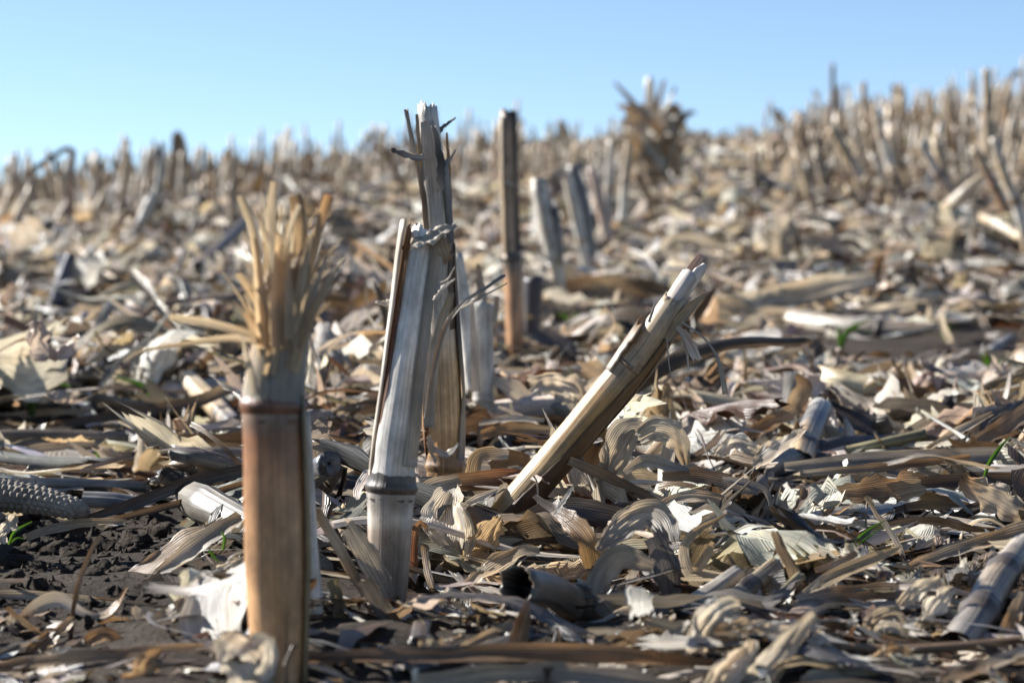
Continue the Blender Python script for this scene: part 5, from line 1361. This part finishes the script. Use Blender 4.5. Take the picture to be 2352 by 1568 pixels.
rest = {}
for bi, b in enumerate(BATCH):
    N = len(b['V'])
    take = np.zeros(N, bool)
    for q in chosen.get(bi, ()):
        take[q] = True
        V = b['V'][q]
        bs = np.array([V[:, 0].mean(), V[:, 1].mean(), V[:, 2].min()])
        kd = b['kind']
        o = link(NAME[kd], mesh(NAME[kd], V - bs, b['F'], b['UV'][q], b['C'][q], MAT[kd]), bs, category=CAT[kd])
        vis = (b['px'][q] > 0) & (b['px'][q] < 2352) & (b['py'][q] < 1568)
        AUTO.append((o, looks(b, q), NOUN[kd], float(b['px'][q][vis].mean()), float(b['py'][q][vis].mean()), GRP[kd]))
    rest.setdefault({'shred': 'leaf', 'chip': 'leaf'}.get(b['kind'], b['kind']), []).append((b, ~take))

for kd, lst in rest.items():
    Vs, Fs, Us, Cs, off = [], [], [], [], 0
    for b, m in lst:
        n, nv = int(m.sum()), b['V'].shape[1]
        Vs.append(b['V'][m].reshape(-1, 3)); Us.append(b['UV'][m].reshape(-1, 2))
        Cs.append(np.broadcast_to(b['C'][m], (n, nv, 3)).reshape(-1, 3))
        Fs.append((b['F'][None] + (np.arange(n) * nv)[:, None, None]).reshape(-1, 4) + off)
        off += n * nv
    nm = {'leaf': 'leaf_litter', 'husk': 'husk_litter', 'stalk': 'stalk_litter'}[kd]
    me = mesh(nm, np.vstack(Vs), np.vstack(Fs), np.vstack(Us), np.vstack(Cs), MAT[kd])
    link(nm, me, kind='stuff', category='crop litter', label={'leaf': 'countless dry leaf bits and chips covering the whole field', 'husk': 'countless pale husk bits scattered through the field litter',
                                       'stalk': 'countless broken stalk bits scattered through the field litter'}[kd])

# ------------------------------------------------------------------ green seedlings
def blade_thing(label, blades, y, group=None):
    x0, y0 = blades[0][0][0]
    base = P(x0, y0, y)
    root = link('grass_seedling', None, base, label=label, category='grass seedling')
    if group:
        root['group'] = group
    for i, (pp, wv) in enumerate(blades):
        V, Fq, UV, ss = ribbon(path3(pp, y + .004 * i), wv, up=.2, curl=.8, thick=0, S=10, K=4, seed=900 + i, twist=.5)
        link('blade', mesh('blade', V - base, Fq, UV, stops(ss, [(.085, .14, .035), (.065, .135, .022), (.10, .165, .03)]), M_GRASS), (0, 0, 0), root)
    return root
blade_thing('dark green grass blade with forked tip, poking diagonally from the lower right litter', [([(1940, 1270), (1976, 1232), (2010, 1208), (2040, 1192)], [6, 9, 8, 2]), ([(1944, 1272), (1990, 1236), (2034, 1204)], [5, 6, 2])], 1.19)
blade_thing('bright green grass blade standing slanted near the right edge', [([(2258, 1104), (2272, 1064), (2296, 1030), (2322, 1000)], [7, 12, 11, 2])], 1.45)
blade_thing('green seedling with drooping blades left of the pale split stub', [([(846, 905), (838, 870), (852, 848), (880, 838)], [5, 8, 8, 2]), ([(846, 905), (826, 900), (822, 920), (826, 936)], [5, 8, 7, 2]), ([(850, 900), (862, 880), (876, 872)], [4, 8, 2])], 2.35)
blade_thing('yellow-green curled blade by the grey ribbed leaf near the frayed stub', [([(512, 1262), (516, 1236), (508, 1220)], [8, 10, 3]), ([(480, 1262), (496, 1284), (504, 1290)], [7, 8, 3])], 1.2)
blade_thing('green seedling at the left edge in front of the corncob', [([(20, 1250), (34, 1222), (74, 1198)], [7, 12, 5]), ([(10, 1250), (6, 1232), (4, 1216)], [6, 9, 3]), ([(20, 1250), (40, 1236), (56, 1238)], [6, 8, 2])], 1.32)
blade_thing('light green blade left of the frayed stub, above the long dark leaf rib', [([(240, 1078), (228, 1052), (218, 1034)], [6, 9, 3])], 1.75)
rg = np.random.default_rng(77)
for i, (px, py) in enumerate([(470, 850), (355, 930), (12, 915), (60, 880), (270, 830), (1310, 760), (1380, 720), (1668, 650), (1700, 715), (2170, 790), (2282, 905), (2230, 640), (2300, 620), (760, 585), (735, 690), (880, 520),
                              (310, 690), (500, 790), (480, 700), (40, 860), (100, 905), (1680, 560), (1930, 800), (2040, 560), (1480, 780), (1720, 480), (2080, 330), (1650, 720), (2190, 740), (560, 700), (820, 560), (1330, 640), (660, 860), (200, 790), (1830, 870), (2310, 880), (1560, 860), (70, 950), (960, 640), (2120, 620), (730, 850)]):
    d = gdepth(py) if py > 640 else 1110 / (py - 470 + 90 * max(0, (640 - py) / 150) + 12)
    d = min(d, 9.0)
    for _ in range(4):
        pg = CY - (float(terrain((px - CX) / F * d, d)) - CAM_Z) / d * F
        d = min(max(d * (1 + (pg - py) / 900), .9), 10)
    d *= .97
    hb = rg.uniform(.028, .048) / d * F
    bl = []
    for _ in range(3):
        ex = rg.normal(0, .7) * hb
        bl.append(([(px, py + 4), (px + ex * .3, py - hb * .6), (px + ex, py - hb * rg.uniform(.5, 1.0))], [hb * .14, hb * .2, hb * .04]))
    o = blade_thing('x', bl, d)
    AUTO.append((o, 'small green', 'grass seedling', px, py, 'green seedlings coming up through the litter'))

# ------------------------------------------------------------------ clods on the bare soil
def clod(px, py, rad_px, seed):
    d = gdepth(py)
    c = P(px, py, d)
    c[2] = float(terrain(c[0], c[1])) + rad_px / F * d * .25
    r0 = rad_px / F * d
    S, R = 10, 14
    th = np.linspace(0.02, pi - .02, S + 1)[:, None]
    ph = np.linspace(0, 2 * pi, R + 1)[None, :]
    n = np.stack([np.sin(th) * np.cos(ph), np.sin(th) * np.sin(ph), np.cos(th) + 0 * ph], -1)
    f = 1 + .7 * (vnoise(n[..., 0] * 2.2 + seed, n[..., 1] * 2.2 + n[..., 2] * 2, seed) - .5) + .35 * (vnoise(n[..., 0] * 6 + seed, n[..., 1] * 6 + n[..., 2] * 5, seed + 1) - .5)
    V = n * f[..., None] * r0 * np.array([1.2, 1.1, .75])
    o = link('soil_clod', mesh('soil_clod', V.reshape(-1, 3), grid_faces(S, R), V.reshape(-1, 3)[:, :2], (.06, .05, .04), M_SOIL), c, category='soil clod')
    AUTO.append((o, 'large dark' if rad_px > 24 else ('mid-sized dark' if rad_px > 15 else 'small dark'), 'soil clod', px, py, 'clods on the bare soil'))
for q in range(46):
    clod(rg.uniform(-10, 480), rg.uniform(1205, 1360), rg.uniform(8, 30), 400 + q)
def crumbs():
    N = 5000
    x, y = scatter(N * 5, 1.0, 2.2)
    k = rng.random(len(x)) < soil_patch(x, y)
    x, y = x[k][:N], y[k][:N]
    N = len(x)
    o8 = np.array([[1, 0, 0], [0, 1, 0], [-1, 0, 0], [0, -1, 0], [0, 0, 1], [0, 0, -1]], float)
    tri = np.array([[0, 1, 4], [1, 2, 4], [2, 3, 4], [3, 0, 4], [1, 0, 5], [2, 1, 5], [3, 2, 5], [0, 3, 5]])
    V = o8[None] * rng.uniform(.5, 1.4, (N, 6, 1)) * np.exp(rng.uniform(math.log(.0008), math.log(.005), N))[:, None, None]
    V = rotz(rotx(V, rng.uniform(0, 3, N)), rng.uniform(0, 6, N))
    V += np.stack([x, y, terrain(x, y) + .001], -1)[:, None, :]
    me = mesh('soil_crumbs', V.reshape(-1, 3), (tri[None] + (np.arange(N) * 6)[:, None, None]).reshape(-1, 3), V.reshape(-1, 3)[:, :2], (.06, .05, .04), M_SOIL)
    me.polygons.foreach_set('use_smooth', np.zeros(len(me.polygons), bool))
    link('soil_crumbs', me, kind='stuff', category='soil', label='loose dark soil crumbs on the bare patch')
crumbs()
label_all()
